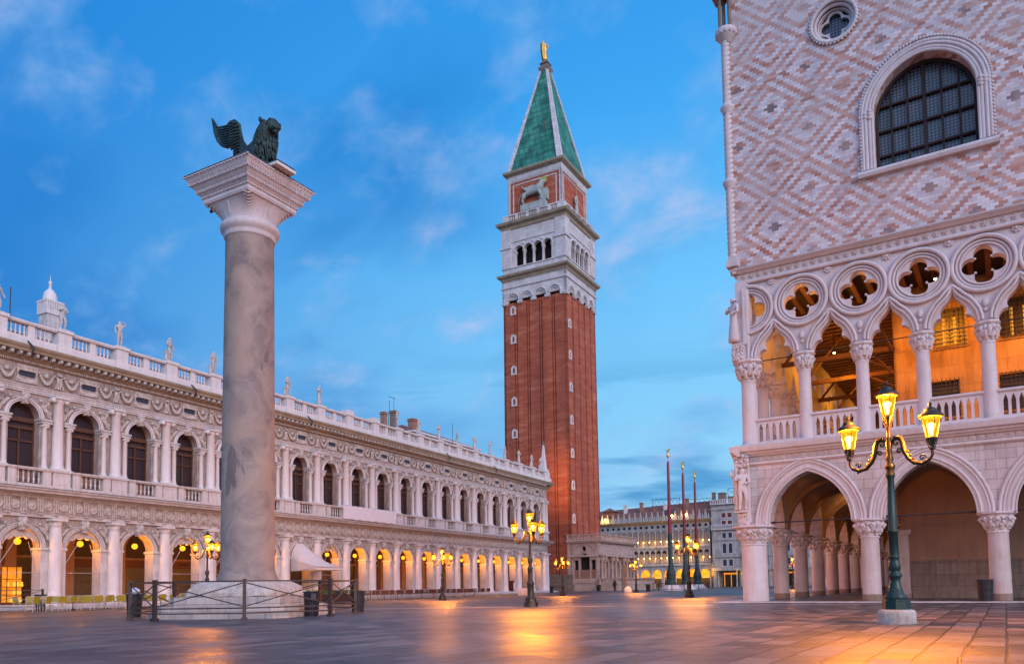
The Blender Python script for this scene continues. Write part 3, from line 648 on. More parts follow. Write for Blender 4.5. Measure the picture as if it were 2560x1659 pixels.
# --- corner carvings: foliage blocks, panel
mb = MB(); mb.box(-.46, -.04, -.46, -.04, 3.13, 6.0); mb.box(-.62, -.08, -.62, -.08, 3.66, 3.74)
rd = random.Random(3)
for i in range(70):
    t = rd.random(); z = 3.2+rd.random()*.42
    for q in (0, 1): p = (-.44+.38*t, -.47) if q else (-.47, -.44+.38*t); mb.ball((p[0], p[1], z), rd.uniform(.03, .07), 6, (1, 1, 1.3), 4)
for i in range(110):
    t = rd.random(); z = 5.55+rd.random()*.48; r_ = .06+.22*(z-5.5)
    for q in (0, 1): p = (-.50+.5*t, -.46-r_*rd.random()) if q else (-.46-r_*rd.random(), -.50+.5*t); mb.ball((p[0], p[1], z), rd.uniform(.03, .075), 6, (1, 1, 1), 4)
mb.tube([(-.50, -.50, 3.8), (-.53, -.53, 4.6), (-.50, -.52, 5.3), (-.5, -.5, 5.8)], [.07, .06, .06, .1], 8)
jitter(mb, .015, 3)
cv_ = mb.build('corner_relief', 'palace', PAL)
def relief_fig(pose, loc, rz, h, lab, robe=False, nm='relief_figure', mat='palace'):
    o = bpy.data.objects.new(nm, figure_mesh(pose, robe, mat, h)); link(o, cv_); KIDS.setdefault(cv_.name, []).append(o); o.location = loc; o.rotation_euler = (0, 0, rz); o['label'] = lab
relief_fig(3, (-.27, -.56, 3.74), .35, 1.84, 'carved nude woman facing the tree')
relief_fig(0, (-.56, -.27, 3.74), -1.9, 1.84, 'carved nude man reaching to the tree')
mb = MB(); mb.box(-.50, -.02, -.50, -.02, 10.06, 10.75); mb.box(-.36, .10, -.36, .10, 10.75, 13.46); mb.box(-.52, .0, -.52, .0, 10.72, 10.80)
for i in range(60):
    t = rd.random(); z = 10.1+rd.random()*.55
    for q in (0, 1): p = (-.48+.42*t, -.51) if q else (-.51, -.48+.42*t); mb.ball((p[0], p[1], z), rd.uniform(.03, .07), 6, (1, 1, 1.2), 4)
mb.box(-.06, .0, -.46, -.36, 10.8, 13.1)
cb2 = mb.build('corner_carving', 'palace', PAL)
o = bpy.data.objects.new('carved_angel', figure_mesh(3, True, 'palace', 2.05)); link(o, cb2); o.location = (-.42, -.46, 10.8); o.rotation_euler = (0, 0, -.6)
o['label'] = 'robed angel carved at the loggia corner'; KIDS.setdefault(cb2.name, []).append(o)
# --- floors, inner walls, vaults
mb = MB(); D = 5.0
mb.box(-1.35, colx(4)+2, -1.35, 0, -.2, .0); mb.box(-1.35, 0, 0, colx(11), -.2, .0); tag(mb.build('arcade_kerb', 'istria'), kind='structure')
mb = MB(); mb.box(-.55, colx(4)+2, -.55, D, -.2, .006); mb.box(-.55, D, D, colx(11), -.2, .006); tag(mb.build('arcade_floor', 'paving'), kind='structure')
mb = MB(); mb.box(D, colx(4), D, D+.4, 1.62, 6.2); mb.box(D, D+.4, D+.4, colx(11), 1.62, 6.2)
mb.build('inner_wall', 'plaster', PAL)
mb = MB(); mb.box(D+.03, colx(4), D-.03, D+.43, .02, 1.62); mb.box(D-.03, D+.43, D+.43, colx(11), .02, 1.62); mb.build('inner_wall_socle', 'socle', PAL)
mb = MB(); mb.box(D-.16, D+.30, D-.16, D+.30, 0, 2.9); mb.box(D-.26, D+.4, D-.26, D+.4, 2.75, 2.95); mb.box(D-.2, D+.34, D-.2, D+.34, 0, .3)
for k in range(2, 11): MB().box(D-.10, D, colx(k)-.2, colx(k)+.2, 0, 2.95).build('wall_pilaster', 'palace_dirty', PAL)
for k in range(2, 4): MB().box(colx(k)-.2, colx(k)+.2, D-.10, D, 0, 2.95).build('wall_pilaster', 'palace_dirty', PAL)
mb.build('corner_pilaster', 'palace_dirty', PAL)
for z, nm, q in ((1.05, 'stone_bench', 0),):
    MB().box(D+.4, colx(4), D-.55, D-.03, .006, .30).build('stone_bench', 'socle', PAL)
# transverse pointed arches + vault webs
for k in range(1, 11):
    mb = MB(); y = colx(k); A = arch_pts(2.62, 3.1, 2.2, 2.15, 14); mb.plate([[(0.38, 3.1)] + A[1:-1] + [(D, 3.1), (D, 5.9), (.38, 5.9)]], y-.20, y+.20); mb.build('vault_rib', 'vault', PAL)
for k in range(2, 4):
    t = MB(); A = arch_pts(2.62, 3.1, 2.2, 2.15, 14); t.plate([[(0.38, 3.1)] + A[1:-1] + [(D, 3.1), (D, 5.9), (.38, 5.9)]], colx(k)-.2, colx(k)+.2); t = mirror(t); t.build('vault_rib', 'vault', PAL)
mb = MB()
def web(x0, x1, y0, y1):                                             # groined vault web (height field)
    n = 14; vs = []; fs = []
    for j in range(n+1):
        for i in range(n+1):
            u_ = abs(2*i/n-1); v_ = abs(2*j/n-1)
            z = 3.3+2.25*math.sqrt(max(0, 1-max(0, min(u_, 1))**2*1)) if False else 3.2+2.3*max(math.sqrt(max(0, 1-u_*u_)), math.sqrt(max(0, 1-v_*v_)))
            vs.append((x0+(x1-x0)*i/n, y0+(y1-y0)*j/n, z))
    for j in range(n):
        for i in range(n): a = j*(n+1)+i; fs.append((a, a+n+1, a+n+2, a+1))
    mb.add(vs, fs, True)
for k in range(0, 11): web(.38, D, colx(k) if k else .38, colx(k+1))
for k in range(1, 4): web(colx(k), colx(k+1), .38, D)
mb.build('vault', 'vault', PAL)
MB().box(-.3, colx(4), -.3, D+.4, 5.75, 6.40).build('loggia_floor', 'palace_dirty', PAL); MB().box(-.3, D+.4, D+.4, colx(11), 5.75, 6.40).build('loggia_floor', 'palace_dirty', PAL)
mb = MB(); mb.plate([[(D+.1, 6.4), (colx(4), 6.4), (colx(4), 13.6), (D+.1, 13.6)], [(6.65, 10.75), (7.8, 10.75), (7.8, 12.35), (6.65, 12.35)], [(9.05, 10.75), (10.4, 10.75), (10.4, 12.35), (9.05, 12.35)], [(6.45, 7.7), (7.5, 7.7), (7.5, 9.25), (6.45, 9.25)], [(8.95, 7.7), (10.3, 7.7), (10.3, 9.2), (8.95, 9.2)]], D, D+.4)
mb.box(D, D+.4, D+.4, colx(11), 6.4, 13.6); mb.build('loggia_wall', 'ochre', PAL)
for (x0, x1, z0_, z1_, lit_) in ((6.65, 7.8, 10.75, 12.35, 1), (9.05, 10.4, 10.75, 12.35, 1), (6.45, 7.5, 7.7, 9.25, 0), (8.95, 10.3, 7.7, 9.2, 0)):
    f = MB().box(x0-.12, x1+.12, D-.06, D, z0_-.12, z0_).box(x0-.12, x1+.12, D-.06, D, z1_, z1_+.12).box(x0-.12, x0, D-.06, D, z0_, z1_).box(x1, x1+.12, D-.06, D, z0_, z1_)
    f = f.build('window', 'ochre', PAL); MB().box(x0, x1, D+.22, D+.26, z0_, z1_).build('pane', 'glassdark', f)
    if lit_:
        t = MB()
        for q in (.28, .62): t.box(x0+(x1-x0)*q, x0+(x1-x0)*q+.10, D+.19, D+.21, z0_, z1_-.3)
        t.build('lit_curtain_gap', 'gap', f)
    gr = MB(); i = 0; x = x0+.08
    while x < x1: gr.box(x-.014, x+.014, D-.16, D-.13, z0_-.1, z1_+.1); x += .16
    z = z0_
    while z < z1_+.1: gr.box(x0-.05, x1+.05, D-.17, D-.14, z-.014, z+.014); z += .17
    gr.build('window_grille', 'iron', f)
mb = MB(); mb.box(-.1, colx(4), .2, D+.3, 13.62, 13.8); mb.box(.2, D+.3, D+.3, colx(11), 13.62, 13.8); mb.build('loggia_ceiling', 'darkwood', PAL)
mb = MB(); x = .7
while x < colx(4): mb.box(x-.10, x+.10, .2, D, 13.36, 13.62); x += .62
y = 5.4
while y < colx(11): mb.box(.2, D, y-.10, y+.10, 13.36, 13.62); y += .62
mb.build('ceiling_beam', 'beam', PAL)
# timber brace trusses seen under the ceiling
for y in (5.2, 9.5, 13.8, 18.1, 22.4): mb = MB(); mb.box(.2, D, y-.09, y+.09, 11.0, 11.2); mb.tube([(.3, y, 11.1), (2.2, y, 13.3)], .07, 6); mb.tube([(D-.1, y, 10.2), (3.3, y, 11.1)], .06, 6); mb.build('timber_brace', 'beam', PAL)
mb = MB()
mb.box(4.9, 5.02, .2, 5, 10.9, 11.06)
mb.tube([(4.95, 4.9, 9.9), (3.6, 3.2, 11.6)], .05, 6)
mb.build('timber_brace', 'beam', PAL)
def point(name, loc, e, col=(1, .52, .12), r=.15, parent=None):
    l = bpy.data.lights.new(name, 'POINT'); l.energy = e; l.color = col; l.shadow_soft_size = r
    o = bpy.data.objects.new(name, l); link(o, parent); o.location = loc; return o
SPOTL = MB()
for (x, y, z, e) in ((7.0, 1.2, 12.6, 1700), (11.6, 1.2, 12.6, 1700), (2.4, 2.2, 12.6, 500), (2.0, 8.6, 12.4, 900), (2.0, 17, 12.4, 700), (2.0, 26, 12.4, 700), (2.0, 36, 12.4, 700)):
    t = thing('loggia_lamp', 'small spotlight hung under the loggia ceiling of the palace', 'lamp', (x, y, z), 0, 'spotlights in the palace loggia')
    MB().lathe([(.05, -.12), (.10, -.05), (.09, .06), (.03, .12), (.02, .9)], 10).build('housing', 'iron', t); MB().ball((0, 0, -.12), .055, 8).build('bulb', 'flame', t)
    l = bpy.data.lights.new('lamp_light', 'SPOT'); l.energy = e; l.color = (1, .31, .012); l.spot_size = math.radians(118); l.spot_blend = .8; l.shadow_soft_size = .15
    o = bpy.data.objects.new('lamp_light', l); link(o, t); o.location = (0, 0, -.3); o.rotation_euler = (Vector((.2, 1, -1.0)) if y < 2 else Vector((1, .0, -1.0)) if y > 3 else Vector((1, 1, -1.4))).to_track_quat('-Z', 'Y').to_euler()
    if x < 3: point('lamp_light', (0, 0, -.8), 190, (1, .36, .02), .2, t)
for (x, y) in ((2.6, 12.0), (2.6, 24), (2.6, 38), (13.4, 2.4)):  # last lamp is added out of view to brighten the arcade wall
    t = thing('vault_lamp', 'small lit lamp hung from the palace arcade vault, the off-view one added', 'lamp', (x, y, 4.9), 0, 'lamps under the palace vaults')
    MB().lathe([(.06, -.1), (.11, 0), (.05, .1), (.015, .12), (.015, .6)], 10).build('housing', 'iron', t); point('lamp_light', (0, 0, -.2), 70, (1, .45, .16), .12, t)
# ================================================================ LIBRARY
LA = math.radians(90+4.798); ca, sa = math.cos(LA), math.sin(LA)
T0 = -7.03; K0, K1 = -3, 18                                     # bays K0..K1
def LW(t, y, z=0): return Vector((-42.479 + ca*t - sa*y, sa*t + ca*y, z))    # library local -> world
LIB = thing('arcaded_library', 'long white renaissance building with two storeys of arches and a balustrade', 'building', LW(T0, 0, 0), LA)
Lx = lambda k: 4.0*k
def proto(fn): return fn
XA, XB = Lx(K0)-1.2, Lx(K1)+1.35
# ---- repeating parts
c1 = MB().lathe([(.50, .0), (.50, .12), (.43, .16), (.45, .26), (.40, .32), (.39, .9), (.375, 2.4), (.345, 4.75), (.34, 4.95), (.39, 4.98), (.36, 5.04), (.37, 5.14), (.46, 5.24)], 22)
c1.box(-.50, .50, -.50, .50, 5.24, 5.38); c1.box(-.55, .55, -.55, .55, -.12, .02)
for i in range(16): a = 2*PI*i/16; c1.ball((.37*math.cos(a), .37*math.sin(a), 5.09), .035, 5, (1, 1, 1), 4)
def ionic(r0, r1, z0, z1, sq, volute=.13):
    m_ = MB(); m_.box(-sq, sq, -sq, sq, z0, z0+.12); hc = z1-.38*(sq/.42)
    m_.lathe([(r0*1.30, z0+.12), (r0*1.34, z0+.2), (r0*1.1, z0+.26), (r0*1.18, z0+.33), (r0, z0+.4), (r0, z0+1.2), (r1, hc), (r1*1.12, hc+.03), (r1*1.25, hc+.2*(sq/.42))], 20)
    zc = z1-.16*(sq/.42)
    for sx_ in (-1, 1):
        m_.T = Matrix.Translation((sx_*(r1+volute*.75), 0, zc-.04)) @ Matrix.Rotation(PI/2, 4, 'X')
        m_.lathe([(.01, -r1*1.15), (volute*1.05, -r1*1.15), (volute*.75, -r1*.3), (volute*.75, r1*.3), (volute*1.05, r1*1.15), (.01, r1*1.15)], 14)
        m_.T = None
    m_.box(-sq*.98, sq*.98, -sq*.98, sq*.98, z1-.09, z1); m_.box(-r1-volute, r1+volute, -r1*1.1, r1*1.1, z1-.2, z1-.09)
    return m_
c2 = ionic(.335, .285, 8.42, 13.10, .44, .16); c3 = ionic(.15, .13, 8.42, 11.30, .20, .07)
pierL = MB()                                                     # ground pier with impost
pierL.box(-.80, .80, -.06, .85, .0, 3.50); pierL.box(-.86, .86, -.14, .91, 3.42, 3.58); pierL.box(-.84, .84, -.10, .88, .0, .16)
def arch_wall(half, a, zs, rise, z0, z1, y0, y1): 
    A = arch_pts(0, zs, a, rise, 11)
    return MB().plate([[(-half, z0)] + ([(-a, z0)] if z0 < zs-.01 else []) + A + ([(a, z0)] if z0 < zs-.01 else []) + [(half, z0), (half, z1), (-half, z1)]], y0, y1)
wall1 = arch_wall(2.0, 1.2, 3.58, 1.2, 3.58, 5.45, 0, .8)
mould1 = MB()
for r_, y_, t_ in ((1.23, -.04, .05), (1.34, -.06, .06), (1.45, -.07, .05)): mould1.tube([(x, y_, z) for x, z in arch_pts(0, 3.58, r_, r_, 12)], t_, 6)
wall2 = arch_wall(2.0, .94, 11.62, .94, 7.2, 13.12, 0, .75)
mould2 = MB()
for r_, y_, t_ in ((.96, -.04, .04), (1.07, -.06, .05), (1.17, -.07, .045)): mould2.tube([(x, y_, z) for x, z in arch_pts(0, 11.62, r_, r_, 12)], t_, 6)
imps = []
for sg in (-1, 1):
    imp = MB(); imps.append(imp)
    a, b_ = sorted((sg*.90, sg*1.62)); imp.box(a, b_, -.30, .5, 11.32, 11.42); a, b_ = sorted((sg*.86, sg*1.64)); imp.box(a, b_, -.33, .5, 11.50, 11.62)
    a, b_ = sorted((sg*.92, sg*1.62)); imp.box(a, b_, -.27, .5, 11.42, 11.50)
imp = imps
def keyhead(z, h, w_, pr):
    m_ = MB(); m_.plate([[(-w_*.7, z-h/2), (w_*.7, z-h/2), (w_, z+h/2), (-w_, z+h/2)]], -pr, .1)
    m_.ball((0, -pr, z), h*.36, 10, (.85, .7, 1.05), 7); m_.ball((0, -pr-h*.22, z-.02), h*.09, 6, (1, 1, 1.5), 4)
    for q in (-1, 1): m_.ball((q*h*.22, -pr, z+h*.26), h*.17, 7, (1, .8, 1), 5); m_.ball((q*h*.26, -pr, z-h*.1), h*.13, 7, (1, .7, 1.6), 5)
    m_.ball((0, -pr-.02, z-h*.36), h*.16, 7, (1, .7, 1.1), 5); return jitter(m_, .012, 5)
key1 = keyhead(5.0, .80, .26, .20); key2 = keyhead(12.74, .70, .24, .18)
def spandrel(zc, r_, seed, zt, side):
    rd = random.Random(seed); m_ = MB()
    for sg in (side,):                                           # reclining winged figure on each side of the arch
        P = [(1.62, zt-1.38), (1.50, zt-1.05), (1.30, zt-.80), (1.05, zt-.60)] if r_ > 1.1 else [(1.52, zt-1.30), (1.38, zt-1.0), (1.18, zt-.72), (.95, zt-.50)]
        P = [(sg*x, -.07, z) for x, z in P]
        m_.tube(P, [.07, .11, .14, .10], 8); m_.ball((P[3][0]-sg*.02, -.16, P[3][2]+.17), .095, 8, (1, 1, 1.1), 6)
        m_.tube([P[2], (P[2][0]+sg*.22, -.13, P[2][2]+.22), (P[2][0]+sg*.05, -.12, P[2][2]+.42)], [.06, .05, .04], 6)
        m_.tube([P[1], (P[1][0]+sg*.16, -.12, P[1][2]+.05), (P[1][0]+sg*.20, -.1, P[1][2]-.35)], [.09, .08, .05], 6)
        m_.tube([P[3], (P[3][0]-sg*.28, -.14, P[3][2]+.10), (P[3][0]-sg*.42, -.14, P[3][2]+.18)], [.05, .045, .035], 6)
        m_.plate([[(P[2][0]+sg*q, z) for q, z in ((.0, P[2][2]), (.30, P[2][2]+.05), (.42, P[2][2]+.55), (.18, P[2][2]+.42))][::(1 if sg > 0 else -1)]], -.08, 0)
    return jitter(m_, .015, seed)
sp1 = [spandrel(0, 1.2, 11, 5.42, q) for q in (-1, 1)]; sp2 = [spandrel(0, .94, 12, 13.05, q) for q in (-1, 1)]
glass2 = MB().plate([[(-.94, 8.42), (.94, 8.42)] + list(reversed(arch_pts(0, 11.62, .94, .94, 10)))], .60, .63)
fr2 = MB()
for x in (-.90, .90): fr2.box(x-.06, x+.06, .50, .60, 8.42, 11.5)
fr2.box(-.05, .05, .50, .60, 8.42, 10.9); fr2.box(-.94, .94, .46, .60, 10.90, 11.08); fr2.box(-.94, .94, .42, .60, 11.35, 11.62); fr2.box(-.94, .94, .50, .60, 10.12, 10.22)
fr2.tube([(x, .55, z) for x, z in arch_pts(0, 11.62, .90, .90, 10)], .055, 6)
bal2 = MB(); baluster = [(.07, 0), (.075, .05), (.04, .08), (.085, .24), (.09, .30), (.045, .44), (.06, .47), (.06, .50), (.045, .53), (.07, .68), (.04, .80), (.075, .84), (.075, .88)]
def balus(m_, x, y, z, s_=1.0, n=8): m_.lathe([(r*s_, z+q*s_) for r, q in baluster], n, (x, y), cap=False)
for i in range(5): balus(bal2, -.62+.31*i, -.62, 7.48, .84, 10)
for sg in (-1, 1): a, b_ = sorted((sg*.80, sg*1.30)); bal2.box(a, b_, -.80, -.44, 7.36, 8.24); a, b_ = sorted((sg*.88, sg*1.22)); bal2.box(a, b_, -.815, -.80, 7.5, 8.12)
bal2.box(-1.34, 1.34, -.86, -.40, 7.20, 7.40); bal2.box(-1.36, 1.36, -.86, -.40, 8.24, 8.31); bal2.box(-1.40, 1.40, -.90, -.36, 8.31, 8.40)
ped2 = MB(); ped2.box(-.58, .58, -.74, 0, 7.36, 8.28); ped2.box(-.40, .40, -.755, -.74, 7.5, 8.15); ped2.box(-.64, .64, -.80, 0, 7.20, 7.38); ped2.box(-.64, .64, -.82, 0, 8.28, 8.42)
fz1 = MB()                                                       # doric frieze, one bay: triglyphs and discs
for i in range(4):
    x = -2.0+i*1.0
    for q in (-.14, 0, .14): fz1.box(x+q-.045, x+q+.045, -.24, -.19, 5.78, 6.54)
    fz1.box(x-.22, x+.22, -.26, -.19, 6.54, 6.60); fz1.box(x-.2, x+.2, -.27, -.2, 5.62, 5.68)
    for q in range(5): fz1.ball((x-.16+.08*q, -.24, 5.59), .025, 5, (1, 1, 1), 4)
    xc = x+.5; fz1.T = Matrix.Translation((xc, -.20, 6.16)) @ Matrix.Rotation(PI/2, 4, 'X')
    fz1.lathe([(.29, 0), (.29, .05), (.23, .07), (.22, .03), (.14, .03), (.13, .07), (.05, .08), (.01, .09)], 18, cap=False); fz1.T = None
    if i % 2:
        for q in range(7): a = q*.9; fz1.ball((xc+.15*math.cos(a), -.24, 6.16+.15*math.sin(a)), .06, 6, (1, .7, 1), 4)
for i in range(33): fz1.box(-2+i*.1212, -1.94+i*.1212, -.36, -.28, 6.66, 6.76)
fz2 = MB()                                                       # upper frieze: window panel + garlands with a putto over each column
pan = [[(-.62, 13.66), (.62, 13.66), (.62, 14.72), (-.62, 14.72)], [(-.40+.17*math.cos(a) if s_ < 0 else .40+.17*math.cos(a), 14.2+.21*math.sin(a)) for s_, a in [(1, PI*(-.5+i/8)) for i in range(9)] + [(-1, PI*(.5+i/8)) for i in range(9)]]]
fz2.plate(pan, -.24, -.14)
fz2.tube([(x, -.25, z) for x, z in pan[1]], .035, 6, True)
for q in (-.42, .42): fz2.box(q-.14, q+.14, -.28, -.24, 13.72, 13.76); fz2.box(q-.16, q+.16, -.28, -.24, 14.58, 14.62)
for sg in (-1, 1):
    P = [(sg*(.72+.95*i/12), -.22-.05*math.sin(PI*i/12), 14.45-.62*math.sin(PI*i/12)) for i in range(13)]
    for i, p in enumerate(P): fz2.ball(p, .085+.035*math.sin(PI*i/12), 7, (1, 1, 1), 5)
    fz2.ball((sg*1.2, -.22, 14.35), .15, 8, (1, .8, 1.1), 6)
    for q in range(5): fz2.tube([(sg*1.2, -.2, 14.3), (sg*1.2+.26*math.cos(PI*q/4), -.22, 14.3+.3*math.sin(PI*q/4))], [.05, .02], 5)
    fz2.tube([(sg*1.94, -.22, 13.66), (sg*1.9, -.26, 14.0), (sg*1.93, -.26, 14.35)], [.07, .09, .11], 7); fz2.ball((sg*1.93, -.30, 14.54), .10, 8)
    fz2.tube([(sg*1.93, -.26, 14.36), (sg*1.75, -.28, 14.42), (sg*1.62, -.28, 14.5)], .045, 6); fz2.tube([(sg*1.92, -.24, 13.98), (sg*1.78, -.28, 13.85), (sg*1.76, -.24, 13.64)], .05, 6)
jitter(fz2, .012, 9)
for i in range(33): fz2.box(-2+i*.1212, -1.935+i*.1212, -.34, -.24, 14.90, 15.02)
for i in range(8):
    x = -1.75+i*.5; fz2.box(x-.09, x+.09, -.86, -.30, 15.20, 15.42); fz2.ball((x, -.88, 15.28), .09, 6, (1, 1, 1.1), 4)
ovalglass = MB().plate([circ(0, 14.2, .5, 20)], -.175, -.15)
bal3 = MB()
for i in range(4):
    for sg in (-1, 1): balus(bal3, sg*(.36+.265*i), -.42, 16.42, .84, 8)
bal3.box(-.20, .20, -.58, -.26, 16.42, 17.18); bal3.box(-2, 2, -.66, -.18, 15.92, 16.42); bal3.box(-2, 2, -.68, -.16, 17.18, 17.25); bal3.box(-2, 2, -.72, -.12, 17.25, 17.36)
ped3 = MB(); ped3.box(-.44, .44, -.80, -.06, 15.90, 17.22); ped3.box(-.52, .52, -.90, 0, 15.90, 16.36); ped3.box(-.52, .52, -.88, 0, 17.22, 17.42)
# shop front seen through the arch
shop = MB().box(-1.5, 1.5, 4.86, 4.9, .05, 2.55); fas = MB().box(-1.5, 1.5, 4.82, 4.9, 2.55, 3.15); shp2 = MB().box(-1.62, -1.5, 4.78, 4.95, .05, 4.1).box(1.5, 1.62, 4.78, 4.95, .05, 4.1).box(-1.62, 1.62, 4.78, 4.95, 3.15, 3.3)
vlt = MB(); A = arch_pts(0, 3.6, 1.9, 1.6, 12)
rib = MB()                                                       # transverse arch over the walk at each pier
RA = arch_pts(2.75, 3.58, 1.85, 1.6, 12); t = MB(); t.plate([[(.85, 3.58)] + RA + [(4.95, 3.58), (4.95, 5.6), (.85, 5.6)]], -.3, .3); rib = mirror(t); rib.v = [(x, y, z) for x, y, z in rib.v]
rib.box(-.35, .35, 4.6, 4.95, .05, 3.58)
parts = [('wall', wall1, 'shade_grime'), ('wall', wall2, 'shade_grime'), ('arch_moulding', mould1, 'istria'), ('arch_moulding', mould2, 'istria_clean'), ('impost', imp[0], 'istria'), ('impost', imp[1], 'istria'),
         ('keystone_head', key1, 'carved'), ('keystone_head', key2, 'carved'), ('spandrel_figure', sp1[0], 'carved'), ('spandrel_figure', sp2[0], 'carved'), ('spandrel_figure', sp1[1], 'carved'), ('spandrel_figure', sp2[1], 'carved'), ('balustrade', bal2, 'istria'),
         ('triglyph_frieze', fz1, 'carved'), ('garland_frieze', fz2, 'carved'), ('oval_pane', ovalglass, 'glassdark'), ('roof_balustrade', bal3, 'istria_clean'), ('shop_wall', shp2, 'plaster')]
built = {}
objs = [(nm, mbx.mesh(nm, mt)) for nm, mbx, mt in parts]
shop_m = shop.mesh('shop_shutter', 'shutter'); fas_m = fas.mesh('shop_fascia', 'fascia'); dark_m = MB().box(-1.5, 1.5, 4.86, 4.9, .05, 3.15).mesh('shop_front', 'shopdark'); amb_m = MB().box(-1.3, 1.3, 4.84, 4.9, .6, 2.7).mesh('lit_shop_window', 'amber')
def lp(nm, me, x, par=None, y=0):
    o = bpy.data.objects.new(nm, me); link(o, par or LIB); KIDS.setdefault((par or LIB).name, []).append(o); o.location = (x, y, 0); return o
wf = fr2.mesh('window_frame', 'wood'); wg = glass2.mesh('lattice_glass', 'lattice'); c3m = c3.mesh('small_column', 'istria_clean')
pm = pierL.mesh('pier', 'istria'); c1m = c1.mesh('lower_column', 'istria_clean'); c2m = c2.mesh('upper_column', 'istria_clean'); p2m = ped2.mesh('pedestal', 'istria'); p3m = ped3.mesh('pedestal', 'istria_clean'); rbm = rib.mesh('vault_rib', 'plaster')
for k in range(K0, K1):
    xc = Lx(k)+2
    for nm, me in objs: lp(nm, me, xc)
    f = lp('window', wf, xc); gl_ = bpy.data.objects.new('lattice_glass', wg); link(gl_, f); KIDS.setdefault(f.name, []).append(gl_)
    for sx_ in (-1.22, 1.22):
        for y_ in (-.10, .30): lp('small_column', c3m, xc+sx_, None, y_)
    if k in (0, 6, 8): lp('shop_front', dark_m, xc)
    elif k in (-1,): lp('lit_shop_window', amb_m, xc)
    else: lp('shop_shutter', shop_m, xc); lp('shop_fascia', fas_m, xc)
for k in range(K0, K1+1):
    lp('pier', pm, Lx(k)); lp('lower_column', c1m, Lx(k), None, -.22); lp('upper_column', c2m, Lx(k), None, -.22); lp('pedestal', p2m, Lx(k)); lp('pedestal', p3m, Lx(k)); lp('vault_rib', rbm, Lx(k))
sc_ = MB(); sc_.tube([(.18+.02*q, 0, .16) for q in (2, 0)] + [(.10+.09*math.cos(a), 0, .10+.09*math.sin(a)) for a in [.9+.5*i for i in range(11)]], .012, 5)
for q in range(5): sc_.tube([(.24+q*.13+.06*math.cos(a)+a*.012, 0, .06+.055*math.sin(a)) for a in [i*.55 for i in range(12)]], .010, 5)
sc_.build('shop_script', 'gilt', LIB, (Lx(3)+1.35, 4.80, 2.78))
# ---- continuous parts
mb = MB(); mb.box(XA, XB, 0, .8, 5.44, 7.2); mb.box(XA, XB, -.16, 0, 5.44, 5.66); MB().box(XA, XB, -.19, 0, 5.66, 6.63).build('frieze_ground', 'shade_grime', LIB)
mb.sweepx([(0, 6.62), (-.28, 6.62), (-.30, 6.78), (-.42, 6.86), (-.80, 6.90), (-.84, 7.0), (-.95, 7.08), (-.98, 7.16), (0, 7.2)], XA-.9, XB+.75); mb.build('lower_entablature', 'istria', LIB)
MB().sweepx([(0, 7.20), (-.99, 7.165), (-1.0, 7.19), (-.86, 7.225), (0, 7.25)], XA-.9, XB+.75).build('lead_flashing', 'lead', LIB)
mb = MB(); mb.box(XA, XB, 0, .8, 13.12, 15.9)
for z0_, z1_, p in ((13.12, 13.24, .10), (13.24, 13.38, .14), (13.38, 13.50, .18), (13.50, 13.56, .24)): mb.box(XA, XB, -p, 0, z0_, z1_)
MB().box(XA, XB, -.14, 0, 13.56, 14.87).build('frieze_ground', 'shade_grime', LIB); mb.build('upper_entablature', 'istria', LIB)
mb = MB(); mb.sweepx([(0, 14.86), (-.24, 14.86), (-.26, 15.02), (-.36, 15.1), (-.40, 15.42), (-.92, 15.44), (-.95, 15.58), (-1.04, 15.66), (-1.10, 15.78), (-1.08, 15.84), (0, 15.92)], XA-.9, XB+1.0); mb.build('roof_cornice', 'stainstrip', LIB)
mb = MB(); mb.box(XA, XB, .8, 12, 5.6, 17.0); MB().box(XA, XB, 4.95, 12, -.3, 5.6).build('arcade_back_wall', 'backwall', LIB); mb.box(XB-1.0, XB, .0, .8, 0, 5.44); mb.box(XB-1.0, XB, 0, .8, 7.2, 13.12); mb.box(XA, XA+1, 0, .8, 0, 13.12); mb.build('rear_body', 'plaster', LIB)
for z_, m_ in ((0, c1m), (0, c2m)): lp('corner_column', m_, XB-.35, None, -.12)
mb = MB(); mb.box(XB-1.2, XB+.1, -.7, .6, 15.9, 17.36); mb.build('corner_pedestal', 'istria_clean', LIB)
mb = MB(); mb.box(XA-1, XB+1.2, -1.3, 5, -.4, -.10); mb.box(XA-.6, XB+.8, -.8, 5, -.10, .03); tag(mb.build('library_steps', 'istria', None, LW(T0, 0, 0), LA), kind='structure')
for kk in (-.6, 2.4, 5.5, 11.2, 14.0): MB().tube([(0, -.9, 16.05), (.1, -1.35, 15.6), (.15, -1.15, 15.2)], .06, 6).build('rain_spout', 'iron', LIB, (Lx(kk), 0, 0))
